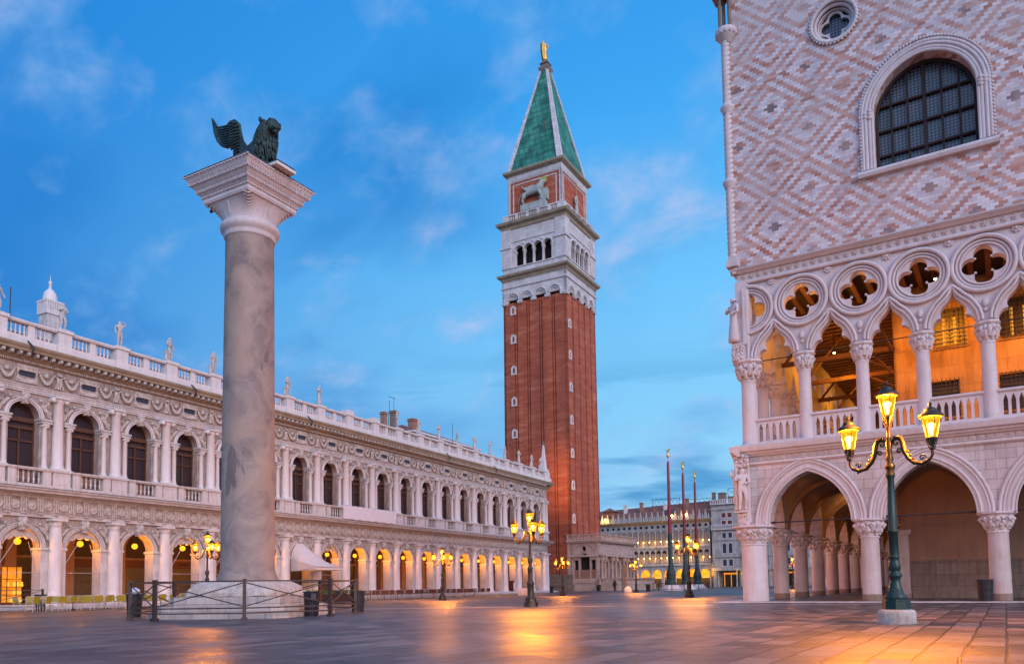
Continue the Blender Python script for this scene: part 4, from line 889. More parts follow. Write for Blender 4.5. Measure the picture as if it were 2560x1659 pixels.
# ---- on the roof: obelisk and statues
def LT(k, y=0, z=0): return LW(T0+4.0*k, y, z)
def on_lib(name, label, cat, k, y, z, group=None, rz=0): return thing(name, label, cat, LT(k, y, z), LA+rz, group)
t = on_lib('stone_obelisk', 'slender white stone obelisk with bronze ball on the far corner of the library roof', 'obelisk', 18.14, -.15, 17.36)
MB().square([(.55, 0), (.55, .3), (.42, .42), (.36, .5), (.10, 3.9), (.0, 4.1)]).build('shaft', 'istria_clean', t); MB().ball((0, 0, 4.2), .16, 10).lathe([(.05, 4.3), (.01, 4.9)], 6).build('bronze_ball', 'copper', t)
stat = [(-3, 2, 0, 'standing nude statue beyond the left edge of the library balustrade'), (-2, 0, 0, 'statue on the second pedestal left of the white lantern turret'), (-1, 1, 0, 'statue on the pedestal left of the white lantern turret'),
 (0, 3, 0, 'white marble statue on the roof directly in front of the white lantern turret'), (1, 0, 0, 'nude statue shading its eyes with a raised arm on the library roof'), (2, 1, 0, 'nude statue leaning on a support with one arm out on the library roof'),
 (3, 2, 0, 'nude statue with crossed legs on the roof just left of the granite column'), (4, 0, 0, 'roof statue hidden behind the granite column shaft'), (5, 1, 0, 'nude statue with hand on hip just right of the granite column shaft'),
 (6, 3, 1, 'draped statue seen in profile second to the right of the granite column'), (9, 0, 0, 'statue raising an arm in front of the grey brick chimneys'), (10, 2, 1, 'pale draped statue beside the brick chimney of the red roof'),
 (11, 3, 1, 'bulky draped statue bowing its head before the tan rear building'), (12, 2, 0, 'slim nude statue beside a thin aerial on the library roof'), (13, 4, 1, 'draped statue holding out its forearm at the end of the tan rear building'),
 (14, 0, 1, 'statue touching its face, last one with sky all round it'), (15, 2, 1, 'draped statue on the roof at the left edge of the brick tower'), (16, 3, 1, 'draped statue in front of the brick tower, leftmost of those'),
 (17, 2, 1, 'slim draped statue in front of the brick tower, middle one'), (17.75, 1, 1, 'draped statue just left of the white obelisk')]
for k, pose, rb, lab in stat:
    t = on_lib('roof_statue', lab, 'statue', k, -.42, 17.42, 'marble statues on the library roof', rz=random.uniform(-.5, .5))
    o = bpy.data.objects.new('marble_body', figure_mesh(pose, bool(rb), 'statue', 1.86)); link(o, t); KIDS.setdefault(t.name, []).append(o); o.location = (0, 0, .08)
    mb = MB().box(-.34, .34, -.30, .30, 0, .10)
    if pose in (1, 2): mb.lathe([(.14, .1), (.12, .7), (.15, .8)], 8, (-.27, .05))
    mb.build('base_block', 'statue', t)
# white lantern turret behind, pole
t = on_lib('roof_turret', 'white square stone turret with slotted top and small dome behind the library balustrade', 'turret', 1.365, 10.0, 15.0); t.scale = (.60, .60, .955)
mb = MB().box(-.86, .86, -.86, .86, 0, 7.3); 
for i in range(12): mb.box(-.875, .875, -.875, .875, .5+i*.56, .53+i*.56)
mb.build('shaft', 'istria', t)
mb = MB(); mb.box(-1.02, 1.02, -1.02, 1.02, 7.3, 7.7); mb.box(-.9, .9, -.9, .9, 7.7, 8.3); mb.box(-1.06, 1.06, -1.06, 1.06, 8.3, 8.45)
for q in range(4):
    mb.T = Matrix.Rotation(q*PI/2, 4, 'Z')
    for i in range(9): mb.box(-1.0+i*.235, -.86+i*.235, -1.03, -.88, 7.7, 8.3)
    mb.T = None
mb.build('slotted_box', 'istria_clean', t); MB().lathe([(.86, 8.45), (.84, 8.75), (.68, 9.15), (.4, 9.4), (.2, 9.5), (.17, 9.55), (.17, 9.9), (.24, 9.95), (.2, 10.1), (.05, 10.2), (.01, 10.7)], 18).build('dome', 'istria_clean', t)
t = on_lib('roof_pole', 'thin dark mast behind the library balustrade at the far left', 'mast', .36, 8, 15); MB().tube([(0, 0, 0), (0, 0, 7.4)], .035, 6).build('rod', 'iron', t); MB().ball((0, 0, 7.4), .05, 6).build('tip', 'iron', t)
t = on_lib('roof_aerial', 'thin leaning aerial on the library roof between two empty pedestals', 'aerial', 9.4, 2, 16.9); MB().tube([(0, 0, 0), (.35, 0, 4.2)], .03, 6).build('rod', 'iron', t); MB().box(-.1, .1, -.1, .1, 0, .15).build('foot', 'iron', t)
t = on_lib('roof_aerial', 'thin upright aerial behind the statue before the tan building', 'aerial', 13.1, 3, 16.9); MB().tube([(0, 0, 0), (0, 0, 4.4)], .03, 6).build('rod', 'iron', t); MB().box(-.1, .1, -.1, .1, 0, .15).build('foot', 'iron', t)
for k in (8, 7): MB().box(-.5, .5, -.8, -.0, 17.36, 17.75).build('tall_pedestal_cap', 'istria_clean', LIB, (Lx(k), 0, 0))
# red roofed block behind the library
t = on_lib('red_roofed_house', 'tan rear building with white cornice, red tiled hip roof and brick chimneys', 'building', 14.6, 14, 0)
x0, x1 = 1.0, 18.5
MB().box(x0, x1, 0, 9, 10, 22.3).build('wall', 'loggetta', t); mb = MB(); mb.box(x0-.3, x1+.3, -.4, 9.3, 22.3, 22.5); mb.box(x0-.6, x1+.6, -.7, 9.6, 22.5, 22.75); mb.box(x0-.1, x1+.1, -.08, 0, 21.7, 21.82); mb.build('cornice', 'istria_clean', t)
MB().add([(x0-.6, -.7, 22.75), (x1+.6, -.7, 22.75), (x1+.6, 9.6, 22.75), (x0-.6, 9.6, 22.75), (x0+3, 4, 24.6), (x1-4, 4, 24.6)], [(0, 1, 5, 4), (1, 2, 5), (2, 3, 4, 5), (3, 0, 4)]).build('roof', 'rooftile', t)
def chimney(par, x, y, z, h, w_=.45, mat='redmarble'):
    MB().box(x-w_, x+w_, y-w_, y+w_, z, z+h).box(x-w_-.1, x+w_+.1, y-w_-.1, y+w_+.1, z+h-.35, z+h-.2).box(x-w_-.06, x+w_+.06, y-w_-.06, y+w_+.06, z+h-.08, z+h).build('chimney', mat, par)
chimney(t, 3.2, 1.5, 22.4, 2.6, .5); chimney(t, -3.6, 1.5, 18, 6.7, .34, 'redmarble'); chimney(t, -1.3, 1.5, 18, 7.3, .42, 'socle')
mb = MB(); mb.tube([(-1.3, 1.5, 25.5), (-1.3, 1.5, 27.2)], .03, 6); mb.tube([(-2.6, 1.5, 27.1), (-.9, 1.5, 27.1)], .03, 6); mb.build('television_aerial', 'iron', t)
MB().box(-7, 1, 0, 8, 10, 20.5).build('rear_wing', 'socle', t)
# ---- arcade globes, canopy, curtains
for k in range(K0, K1):
    t = on_lib('globe_lamp', 'round lit globe lamp hanging inside an arch of the library arcade', 'lamp', k+.5, .35, 3.92, 'globe lamps in the library arcade')
    MB().ball((0, 0, 0), .20, 16, m_=10).build('globe', 'globe', t); MB().tube([(0, 0, .2), (0, 0, .86)], .02, 6).lathe([(.09, .17), (.06, .26)], 10).build('hanger', 'iron', t)
    point('lamp_light', (0, 0, 0), 420 if k < 7 else 560, (1, .36, .025), .12, t)
def curtain(k, deep, seed):
    rd = random.Random(seed); mb = MB(); n = 26; vs = []; fs = []
    A = arch_pts(0, 3.55, 1.17, 1.17, n//2)
    for i in range(n+1):
        x, zt = A[i]; u_ = abs(i/n*2-1); zb = max(3.18+.2*rd.random()*0, deep - .95*(u_**2.2) + .06*math.sin(i*1.7+seed)); zb = min(zb, zt-.02)
        for j in range(7): f = j/6; vs.append((x*(1-.0*f), .12+.05*math.sin(i*1.9+seed)*f-.03*f, zt+(zb-zt)*f))
        vs.append((x, .02, zb+.06)); vs.append((x, .04, zb+.14+.03*math.sin(i*2.3)))
    for i in range(n):
        for j in range(8): a = i*9+j; fs.append((a, a+9, a+10, a+1))
    mb.add(vs, fs, True); return mb
for k, dp, lab in ((-1, 4.15, 'gathered white curtain in the leftmost arch in view, above the lit shop window'), (0, 4.22, 'gathered white curtain in the arch with the dark shop doorway'), (2, 4.2, 'gathered white curtain in the arch behind the left lamp post'), (3, 4.2, 'gathered white curtain in the arch partly hidden by the granite column'), (4, 4.2, 'gathered white curtain in the arch behind the granite column'), (6, 4.25, 'gathered white curtain in the arch right of the projecting awning')):
    t = on_lib('arch_curtain', lab, 'awning', k+.5, 0, 0, 'gathered curtains in the library arches'); curtain(k, dp, k+4).build('cloth', 'canvas2', t)
    MB().tube([(-1.15, .05, 2.6), (-.35, -.02, 3.95)], .018, 5).tube([(1.0, .05, 2.1), (.45, 0, 3.9)], .018, 5).tube([(-1.2, .0, 2.0), (1.2, .0, 2.0)], .018, 5).build('rod', 'alu', t)
t = on_lib('projecting_awning', 'large white canvas awning sloping out from a library arch right of the granite column', 'awning', 5.5, 0, 0)
mb = MB(); A = arch_pts(0, 3.4, 1.16, 1.5, 8); n = len(A); vs = []; fs = []
for i, (x, z) in enumerate(A):
    q = i/(n-1)*2-1; fx = q*1.75; vs.append((x, -.1, z)); 
    for f in (.33, .66, 1.0): vs.append((x+(fx-x)*f, -.1-3.3*f, z+(2.62-z)*f - .10*math.sin(PI*f)))
    vs.append((fx, -3.42, 2.36))
for i in range(n-1):
    for j in range(4): a = i*5+j; fs.append((a, a+1, a+6, a+5))
mb.add(vs, fs)
for sg in (-1, 1): mb.add([(sg*1.16, -.1, 3.4), (sg*1.16, -.1, 2.3), (sg*1.75, -3.42, 2.34), (sg*1.75, -3.4, 2.62)], [(0, 1, 2, 3)])
mb.build('canvas', 'canvas', t); mb = MB(); [mb.tube([(q, -.1, 4.4-abs(q)), (q*1.5, -3.42, 2.6)], .025, 5) for q in (-1.1, -.55, 0, .55, 1.1)]; mb.build('rib', 'canvas2', t)
MB().tube([(-1.75, -3.42, 2.6), (1.75, -3.42, 2.6)], .03, 6).tube([(-1.4, -.1, 2.3), (-1.7, -3.4, 2.5)], .025, 6).tube([(1.4, -.1, 2.3), (1.7, -3.4, 2.5)], .025, 6).build('arm', 'alu', t)
t = on_lib('blank_banner', 'long white blank banner hung over the first floor balustrade of the library', 'banner', 7.72, 0, 0)
mb = MB(); n = 30; vs = [(-4.15+8.3*i/n, -.93-.04*math.sin(i*2.1+j), 8.55-1.2*j/4 - (.10*abs(math.sin(i*.7)) if j == 4 else 0)) for i in range(n+1) for j in range(5)]
mb.add(vs, [(i*5+j, i*5+j+1, i*5+j+6, i*5+j+5) for i in range(n) for j in range(4)], True); mb.build('cloth', 'poster', t); MB().tube([(-4.2, -.9, 8.55), (4.2, -.9, 8.55)], .03, 6).build('top_rail', 'alu', t)
# lit shelves in the leftmost shop
t = on_lib('display_cabinet', 'lit glass display cabinet with glassware in the leftmost arch', 'cabinet', -.12, 3.0, .05)
MB().box(-.6, .6, .5, .54, .1, 2.4).build('back_panel', 'amber', t); mb = MB(); [mb.box(-.6, .6, 0, .5, z, z+.03) for z in (.1, .6, 1.1, 1.6, 2.4)]; [mb.box(x-.02, x+.02, -.01, .03, .1, 2.4) for x in (-.58, 0, .58)]; mb.build('shelf', 'gilt', t)
mb = MB(); [mb.lathe([(.07, z), (.11, z+.1), (.06, z+.2), (.09, z+.3)], 8, (random.uniform(-.5, .5), .2)) for z in (.13, .63, 1.13) for _ in range(5)]; mb.build('glassware', 'lit', t); point('lamp_light', (0, -.1, 1.6), 8, (1, .55, .08), .1, t)
t = on_lib('roof_floodlight', 'small white floodlight on the cornice corner of the library, aimed at the brick tower', 'floodlight', 18.42, -.5, 15.95)
MB().box(-.18, .18, -.25, .25, .1, .5).build('housing', 'istria_clean', t); MB().box(-.15, .15, .25, .27, .15, .45).build('lens', 'flame', t)
l = bpy.data.lights.new('lamp_light', 'SPOT'); l.energy = 6500; l.color = (1, .42, .03); l.spot_size = math.radians(75); l.spot_blend = 1; l.shadow_soft_size = .2
o = bpy.data.objects.new('lamp_light', l); link(o, t); o.location = (.3, 0, .6); o.rotation_euler = (t.matrix_basis.to_3x3().inverted() @ (Vector((-50.0, 77.0, 17))-t.location)).to_track_quat('-Z', 'Y').to_euler()
# ================================================================ BELL TOWER
TW = thing('bell_tower', 'tall red brick bell tower with white belfry and green pyramid spire', 'tower', (-56.52, 83.52, -.25), math.radians(2.71))
hw = 5.95
mb = MB()                                                          # shaft with lesenes: strips separated by double grooves
gs = [-3.55, -1.2, 1.2, 3.55]                                      # groove centres
mb.box(-hw+.32, hw-.32, -hw+.32, hw-.32, 0, 49.3)
for q in range(4):
    mb.T = Matrix.Rotation(q*PI/2, 4, 'Z')
    edges = [-hw] + [v for g_ in gs for v in (g_-.34, g_-.12, g_+.12, g_+.34)] + [hw]
    for i in range(0, len(edges)-1, 2):
        a, b_ = edges[i], edges[i+1]; dpt = 0 if i % 4 == 0 else .08
        mb.box(a if i else -hw, b_, -hw+dpt, -hw+.40, 2.0, 49.35)
    mb.T = None
# slightly battered foot: widen base
mb.v = [(x*(1+.026*(1-z/49.4)), y*(1+.026*(1-z/49.4)), z) for x, y, z in mb.v]
mb.build('brick_shaft', 'brick', TW); MB().square([(6.75, 0), (6.7, 1.0), (6.4, 1.05), (6.38, 2.6), (6.2, 2.7)]).build('stone_base', 'socle', TW)
wm = MB().plate([[(-.52, 0), (.52, 0)] + list(reversed(arch_pts(0, 1.05, .52, .58, 6))), [(-.24, .25), (.24, .25)] + list(reversed(arch_pts(0, 1.0, .24, .26, 5)))], -.10, .12)
wd = MB().box(-.3, .3, .02, .10, .2, 1.35)
first = None
def twin(x, z, side, sy=1.0):
    global first
    s_ = 1+.026*(1-z/49.4)
    loc = Matrix.Rotation(side*PI/2, 4, 'Z') @ Vector((x, -hw*s_, z))
    if first is None: first = wm.build('window', 'tower_white', TW, loc, side*PI/2); wd.build('pane', 'darkhole', first); o = first
    else: o = inst(first, TW, loc, side*PI/2)
for z in (47.2, 42.2, 36.8, 31.4, 25.9, 20.4, 14.9, 9.4): twin(-4.05, z, 0)
for z in (43.5, 38.2, 32.8, 27.3, 21.8, 16.5, 11.0): twin(-4.75, z, 1)
# blind arcade crowning the brick
mb = MB(); mb.box(-6.0, 6.0, -6.0, 6.0, 50.6, 53.4); SH = MB()
for q in range(4):
    mb.T = Matrix.Rotation(q*PI/2, 4, 'Z'); L_ = [(-6.08, 49.35)]
    for gc in (-4.6, -1.56, 1.56, 4.6)[0:4]:
        pass
    o_ = [(-6.08, 49.4)]
    for gc in (-3.95, -1.32, 1.32, 3.95): o_ += [(gc-.98, 49.4), (gc-.98, 49.85)] + arch_pts(gc, 49.85, .98, .98, 8)[1:-1] + [(gc+.98, 49.85), (gc+.98, 49.4)]
    o_ += [(6.08, 49.4), (6.08, 53.4), (-6.08, 53.4)]
    mb.plate([o_], -6.08, -5.7)
    for gc in (-3.95, -1.32, 1.32, 3.95):
        mb.tube([(x, -6.12, z) for x, z in arch_pts(gc, 49.85, 1.08, 1.08, 9)], .10, 6); mb.tube([(x, -6.0, z) for x, z in arch_pts(gc, 49.85, .72, .72, 9)], .07, 6)
        mb.plate([[(gc-.98, 49.85)] + arch_pts(gc, 49.85, .98, .98, 8)[1:-1] + [(gc+.98, 49.85)]], -5.88, -5.7)
        for i in range(5): mb.ball((gc+.32*math.cos(PI*i/4), -5.92, 49.95+.3*math.sin(PI*i/4)), .12, 6, (1, .6, 1), 4)
    for gc in (-5.5, -2.63, 0, 2.63, 5.5): mb.box(gc-.5, gc+.5, -6.26, -5.9, 49.25, 49.5); mb.box(gc-.42, gc+.42, -6.2, -5.9, 49.05, 49.25)
    mb.T = None
mb.ringx([(0, 51.8), (.22, 51.9), (.26, 52.1), (.05, 52.2)]*1, 6.05); mb.ringx([(.0, 52.9), (.15, 53.1)], 6.05)
mb.build('blind_arcade', 'tower_white', TW)
MB().ringx([(0, 53.1), (.25, 53.3), (.35, 53.6), (.75, 53.85), (.85, 54.2), (.2, 54.4), (-1, 54.4)], 5.98).build('belfry_cornice', 'stainstrip', TW)
mb = MB(); mb.ringx([(0, 54.3), (0, 55.35), (.15, 55.4), (.15, 55.55), (-.1, 55.6)], 5.95)
for q in range(4):
    mb.T = Matrix.Rotation(q*PI/2, 4, 'Z')
    o_ = [(-6.0, 55.3)]; o_ = [(-6.0, 55.5), (-3.72, 55.5)]
    cs = (-2.72, -.91, .91, 2.72); rA = .80
    pts = [(-6.0, 55.5), (cs[0]-rA, 55.5)]
    for i, gc in enumerate(cs):
        pts += arch_pts(gc, 58.3, rA, rA, 8)
        if i < 3: pts += [(gc+rA+.10, 58.25)]
    pts += [(cs[3]+rA, 55.5), (6.0, 55.5), (6.0, 62.3), (-6.0, 62.3)]
    mb.plate([pts], -6.0, -5.3)
    for sg in (-1, 1): a, b_ = sorted((sg*4.25, sg*6.12)); mb.box(a, b_, -6.16, -5.9, 55.5, 58.9); mb.box(min(a, b_)-.1, b_+.14 if sg > 0 else b_+.1, -6.34, -5.9, 58.9, 59.35); mb.box(a, b_, -6.14, -5.9, 59.35, 62.3)
    for gc in cs: mb.tube([(x, -6.05, z) for x, z in arch_pts(gc, 58.3, rA+.09, rA+.09, 9)], .07, 6)
    for gc in (-1.815, 0, 1.815): mb.ball((gc, -6.1, 59.35), .2, 8, (1, .8, 1.2), 6)
    mb.box(-4.3, 4.3, -6.12, -5.9, 59.9, 60.15)
    mb.T = None
mb.build('belfry', 'tower_white', TW)
cm = MB().lathe([(.22, 55.5), (.17, 55.65), (.15, 57.7), (.2, 57.8), (.32, 58.2), (.34, 58.28)], 12).mesh('belfry_column', 'tower_white')
for q in range(4):
    for gx_ in (-3.55, -1.815, 0, 1.815, 3.55):
        for y_ in (-5.8, -5.45):
            p = Matrix.Rotation(q*PI/2, 4, 'Z') @ Vector((gx_, y_, 0)); o = bpy.data.objects.new('belfry_column', cm); link(o, TW); o.location = p
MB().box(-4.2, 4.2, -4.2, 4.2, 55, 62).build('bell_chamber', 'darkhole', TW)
MB().ringx([(0, 62.1), (.2, 62.3), (.3, 62.7), (.8, 63.0), (.92, 63.4), (.3, 63.6), (-1, 63.6)], 5.98).build('upper_cornice', 'stainstrip', TW)
mb = MB()
for q in range(4):
    mb.T = Matrix.Rotation(q*PI/2, 4, 'Z'); mb.box(-5.9, 5.9, -5.95, -5.6, 63.5, 63.8); mb.box(-5.9, 5.9, -5.97, -5.55, 64.75, 64.95)
    for gx_ in (-5.3, -3.15, -1.05, 1.05, 3.15, 5.3): mb.box(gx_-(.62 if abs(gx_) > 5 else .28), gx_+(.62 if abs(gx_) > 5 else .28), -5.94, -5.6, 63.8, 64.75)
    for gx_ in (-4.0, -2.1, 0, 2.1, 4.0):
        for i in range(4): mb.lathe([(.10, 63.8), (.07, 64.0), (.12, 64.3), (.07, 64.75)], 6, (gx_-.54+.36*i, -5.78), cap=False)
    mb.T = None
mb.build('roof_balustrade', 'tower_white', TW)
MB().box(-5.05, 5.05, -5.05, 5.05, 63.4, 71.6).build('attic', 'brick', TW)
mb = MB()
for q in range(4):
    mb.T = Matrix.Rotation(q*PI/2, 4, 'Z')
    for sg in (-1, 1): a, b_ = sorted((sg*4.75, sg*5.2)); mb.box(a, b_, -5.2, -5.0, 63.4, 71.0); a, b_ = sorted((sg*4.05, sg*4.25)); mb.box(a, b_, -5.12, -5.0, 65.4, 70.3)
    mb.box(-4.25, 4.25, -5.12, -5.0, 70.3, 70.5); mb.box(-4.25, 4.25, -5.12, -5.0, 65.2, 65.4); mb.T = None
mb.ringx([(.0, 70.9), (.12, 71.2), (.15, 71.9), (.2, 72.0)], 5.1); mb.build('attic_frame', 'tower_white', TW)
MB().ringx([(.05, 71.9), (.35, 72.1), (.75, 72.4), (.82, 72.75), (-.2, 72.9)], 5.1).build('attic_cornice', 'stainstrip', TW)
HS = 5.25; ZA, ZB = 72.85, 93.0; top = .62
mb = MB()
for q in range(4):
    mb.T = Matrix.Rotation(q*PI/2, 4, 'Z'); mb.add([(-HS+.05, -HS, ZA), (HS-.05, -HS, ZA), (top-.05, -top, ZB), (-top+.05, -top, ZB)], [(0, 1, 2, 3)])
    mb.T = None
mb.build('copper_spire', 'copper', TW)
mb = MB()
for q in range(4):
    mb.T = Matrix.Rotation(q*PI/2, 4, 'Z'); p0 = Vector((HS, -HS, ZA)); p1 = Vector((top, -top, ZB)); w0, w1 = .64, .24; e_ = .12
    for (d0, d1) in (((-w0, -e_), (-w1, -e_)), ((0, -e_), (0, -e_))): pass
    vs = [(HS-w0, -HS-e_, ZA), (HS+e_, -HS-e_, ZA), (HS+e_, -HS+w0, ZA), (HS-w0, -HS+w0, ZA), (top-w1, -top-e_, ZB), (top+e_, -top-e_, ZB), (top+e_, -top+w1, ZB), (top-w1, -top+w1, ZB)]
    mb.add(vs, [(0, 1, 5, 4), (1, 2, 6, 5), (2, 3, 7, 6), (3, 0, 4, 7), (4, 5, 6, 7)])
    mb.add([(HS-w0-.12, -HS-e_-.08, ZA), (HS-w0+.08, -HS-e_-.08, ZA), (top-w1+.05, -top-e_-.05, ZB), (top-w1-.08, -top-e_-.05, ZB), (HS-w0-.12, -HS, ZA), (HS-w0+.08, -HS, ZA), (top-w1+.05, -top, ZB), (top-w1-.08, -top, ZB)], [(0, 1, 2, 3), (0, 3, 7, 4), (1, 5, 6, 2)])
    mb.T = None
mb.build('spire_rib', 'tower_white', TW)
MB().square([(.55, 92.2), (.85, 92.6), (1.0, 93.0), (1.0, 93.25), (.75, 93.4), (.6, 93.8), (.85, 94.0), (.62, 94.2), (.4, 94.7)]).build('spire_cap', 'socle', TW)
def winged_angel(mat):
    J, Ed = figure_joints(0, 3.4, True); me = skin_mesh('angel_body', J, Ed, mat); return me
o = bpy.data.objects.new('golden_angel', winged_angel('gold')); link(o, TW); KIDS.setdefault(TW.name, []).append(o); o.location = (.0, 0, 94.75); o.rotation_euler = (0, 0, 1.2)
mb = MB()
for sg in (-1, 1): mb.plate([[(-.05, 1.2), (-.5, -.2), (-.75, .2), (-1.0, 1.6), (-.95, 2.9), (-.55, 3.5), (-.3, 2.9)]], .15*sg-.06, .15*sg+.06)
mb.build('wing', 'gold', o)
def lion_mesh(mb, S=1.0):                                         # standing winged lion, facing +x, feet at z=0
    J = [(-.95, 0, 1.02, .24), (-.45, 0, 1.0, .25), (.1, 0, 1.06, .28), (.55, 0, 1.18, .34), (.85, 0, 1.5, .33), (1.05, 0, 1.78, .27), (1.32, 0, 1.70, .14)]
    Ed = [(i, i+1) for i in range(6)]
    def leg(r, pts):
        p = r
        for q in pts: J.append(q); Ed.append((p, len(J)-1)); p = len(J)-1
    leg(3, [(.62, .20, .75, .13), (.60, .2, .4, .09), (.62, .2, .08, .075), (.78, .2, .05, .075)]); leg(3, [(.75, -.20, .8, .13), (.92, -.2, .5, .09), (.98, -.2, .12, .075), (1.14, -.2, .07, .075)])
    leg(0, [(-.95, .18, .72, .15), (-1.15, .2, .42, .08), (-1.05, .2, .08, .065), (-.9, .2, .05, .07)]); leg(0, [(-.85, -.18, .72, .15), (-1.0, -.2, .42, .08), (-.88, -.2, .08, .065), (-.73, -.2, .05, .07)])
    leg(0, [(-1.25, 0, .95, .06), (-1.45, 0, .6, .045), (-1.5, 0, .2, .04)])
    return J, Ed
J, Ed = lion_mesh(None); lion_low = skin_mesh('lion_body', [tuple(v*1.9 for v in j) for j in J], Ed, 'palebronze', 1)
for q, off in ((0, 0), (1, 0)):
    rz_ = q*PI/2; p = Matrix.Rotation(rz_, 4, 'Z') @ Vector((-.1, -5.55, 66.1)); 
    o = bpy.data.objects.new('lion_relief', lion_low) if q == 0 else bpy.data.objects.new('justice_relief', figure_mesh(2, True, 'palebronze', 3.6)); link(o, TW); o.location = p if q == 0 else p-Vector((0, 0, 1.2)); o.rotation_euler = (0, 0, rz_)
    if q == 0:
        mb = MB(); mb.box(-2.2, 2.6, -.45, .5, -1.1, 0); mb.box(1.6, 2.9, -.4, .4, 0, 1.9); mb.plate([[(-.6, 2.2), (.7, 2.4), (.9, 3.0), (-.2, 3.3), (-1.6, 3.2), (-2.3, 3.6), (-1.6, 2.7)]], .05, .25); mb.build('relief_base', 'palebronze', o)
        MB().lathe([(.75, -.05), (.75, .05)], 18).build('halo', 'gold', o, (1.9, .3, 3.6)).rotation_euler = (PI/2, 0, 0)
    else: MB().box(-.05, .05, -.05, .05, 3.0, 5.6).build('sword', 'gold', o)
# ================================================================ LOGGETTA
LG = thing('small_loggia', 'low richly carved marble loggia with terrace balustrade at the foot of the brick tower', 'building', (-50.72+.05, 77.79, -.25), math.radians(2.71))
LW_, LL = 5.3, 15.7                                                # width (x), length (y)
mb = MB(); mb.box(-.0, LW_+.35, -.35, LL+.3, 0, .45); mb.box(0, LW_+.2, -.2, LL+.2, .45, 1.25); mb.box(0, LW_+.3, -.3, LL+.3, 1.25, 1.5); mb.box(0, LW_+.15, -.15, LL+.15, 1.5, 2.0); mb.build('plinth', 'loggetta', LG)
mb = MB()
for q in ([(0, 2.0), (1.0, 2.0), (1.0, 5.0), (0, 5.0)], [(1.75, 2.0), (2.0, 2.0), (2.0, 5.0), (1.75, 5.0)], [(3.7, 2.0), (3.95, 2.0), (3.95, 5.0), (3.7, 5.0)], [(4.7, 2.0), (LW_, 2.0), (LW_, 5.0), (4.7, 5.0)],
          [(0, 5.0), (2.0, 5.0)] + arch_pts(2.85, 5.0, .85, .95, 8)[1:-1] + [(3.7, 5.0), (LW_, 5.0), (LW_, 6.2), (0, 6.2)]): mb.plate([q], 0, .5)
mb.plate([[(0, 6.2), (LW_, 6.2), (LW_, 7.8), (0, 7.8)], circ(2.75, 6.75, .38, 20)], 0, .5)
for r_ in (2.0, 2.2): mb.tube([(x, -.04, z) for x, z in arch_pts(2.75, 5.4, r_, r_, 12)], .06, 6)
mb.tube([(x, -.05, z) for x, z in arch_pts(2.85, 5.05, .98, 1.06, 9)], .07, 6); mb.tube([(x, -.05, z) for x, z in circ(2.75, 6.75, .46, 20)], .06, 6, True)
for xc in (1.37, 4.33): mb.tube([(x, -.05, z) for x, z in arch_pts(xc, 5.1, .42, .42, 8)], .05, 6); mb.box(xc-.5, xc+.5, -.08, 0, 4.95, 5.08)
for x in (.15, LW_-.15): mb.box(x-.3, x+.3, -.12, 0, 2.0, 7.8)
mb.box(-.05, LW_+.1, -.15, 0, 5.30, 5.0+.72) if False else None
mb.build('south_wall', 'loggetta', LG)
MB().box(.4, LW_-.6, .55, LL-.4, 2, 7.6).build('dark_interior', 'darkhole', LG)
MB().box(1.0, 4.7, .05, .09, 2.0, 3.4).build('lattice_grille', 'redmarble', LG)
mb = MB(); t = MB(); o_ = [(0, 2.0)]
for yc in (2.9, 7.85, 12.8): o_ += [(yc-.95, 2.0), (yc-.95, 3.9)] + arch_pts(yc, 3.9, .95, .95, 8)[1:-1] + [(yc+.95, 3.9), (yc+.95, 2.0)]
o_ += [(LL, 2.0), (LL, 5.0), (0, 5.0)]; t.plate([o_], 0, .5); t.T = None
mb.add([(LW_-y, x, z) for x, y, z in t.v], [tuple(q) for q in t.f]); mb.box(LW_-.5, LW_, 0, LL, 5.0, 7.8); mb.build('front_wall', 'loggetta', LG)
cmx = MB().box(-.3, .3, -.3, .3, 1.5, 2.0).lathe([(.27, 2.0), (.22, 2.12), (.20, 2.2), (.17, 4.45), (.2, 4.5), (.3, 4.85)], 14).box(-.3, .3, -.3, .3, 4.85, 4.95).box(-.32, .32, -.3, .3, 4.95, 5.45).mesh('front_column', 'loggetta')
for y in (.35, 1.45, 4.45, 6.1, 9.6, 11.1, 14.3, 15.35):
    o = bpy.data.objects.new('front_column', cmx); link(o, LG); o.location = (LW_+.40, y, 0)
mb = MB(); mb.box(-.2, LW_+.45, -.25, 0, 5.45, 5.75); mb.box(LW_, LW_+.75, -.25, LL+.1, 5.45, 5.75); mb.ringx if False else None
for yy in range(0, 8): mb.box(LW_+.7, LW_+.9, yy*2.1, yy*2.1+.9, 5.5, 5.75)
mb.box(-.25, LW_+.55, -.30, LL+.2, 7.75, 7.95); mb.box(-.35, LW_+.7, -.42, LL+.3, 7.95, 8.1); mb.build('cornice', 'loggetta', LG)
mb = MB()
for i, (y0, wd_) in enumerate(((.3, .8), (1.4, 2.6), (4.4, 1.0), (5.8, 2.9), (9.1, 1.0), (10.5, 2.6), (13.5, .8), (14.5, .8))):
    mb.box(LW_, LW_+.06, y0, y0+wd_, 5.95, 6.05); mb.box(LW_, LW_+.06, y0, y0+wd_, 7.45, 7.55); mb.box(LW_, LW_+.06, y0, y0+.08, 5.95, 7.5); mb.box(LW_, LW_+.06, y0+wd_-.08, y0+wd_, 5.95, 7.5)
    rd = random.Random(i)
    for _ in range(int(14*wd_)): mb.ball((LW_+.03, y0+.15+rd.random()*(wd_-.3), 6.15+rd.random()*1.2), rd.uniform(.06, .15), 6, (.6, 1, 1.3), 4)
mb.build('attic_relief', 'palace_dirty', LG)
mb = MB()
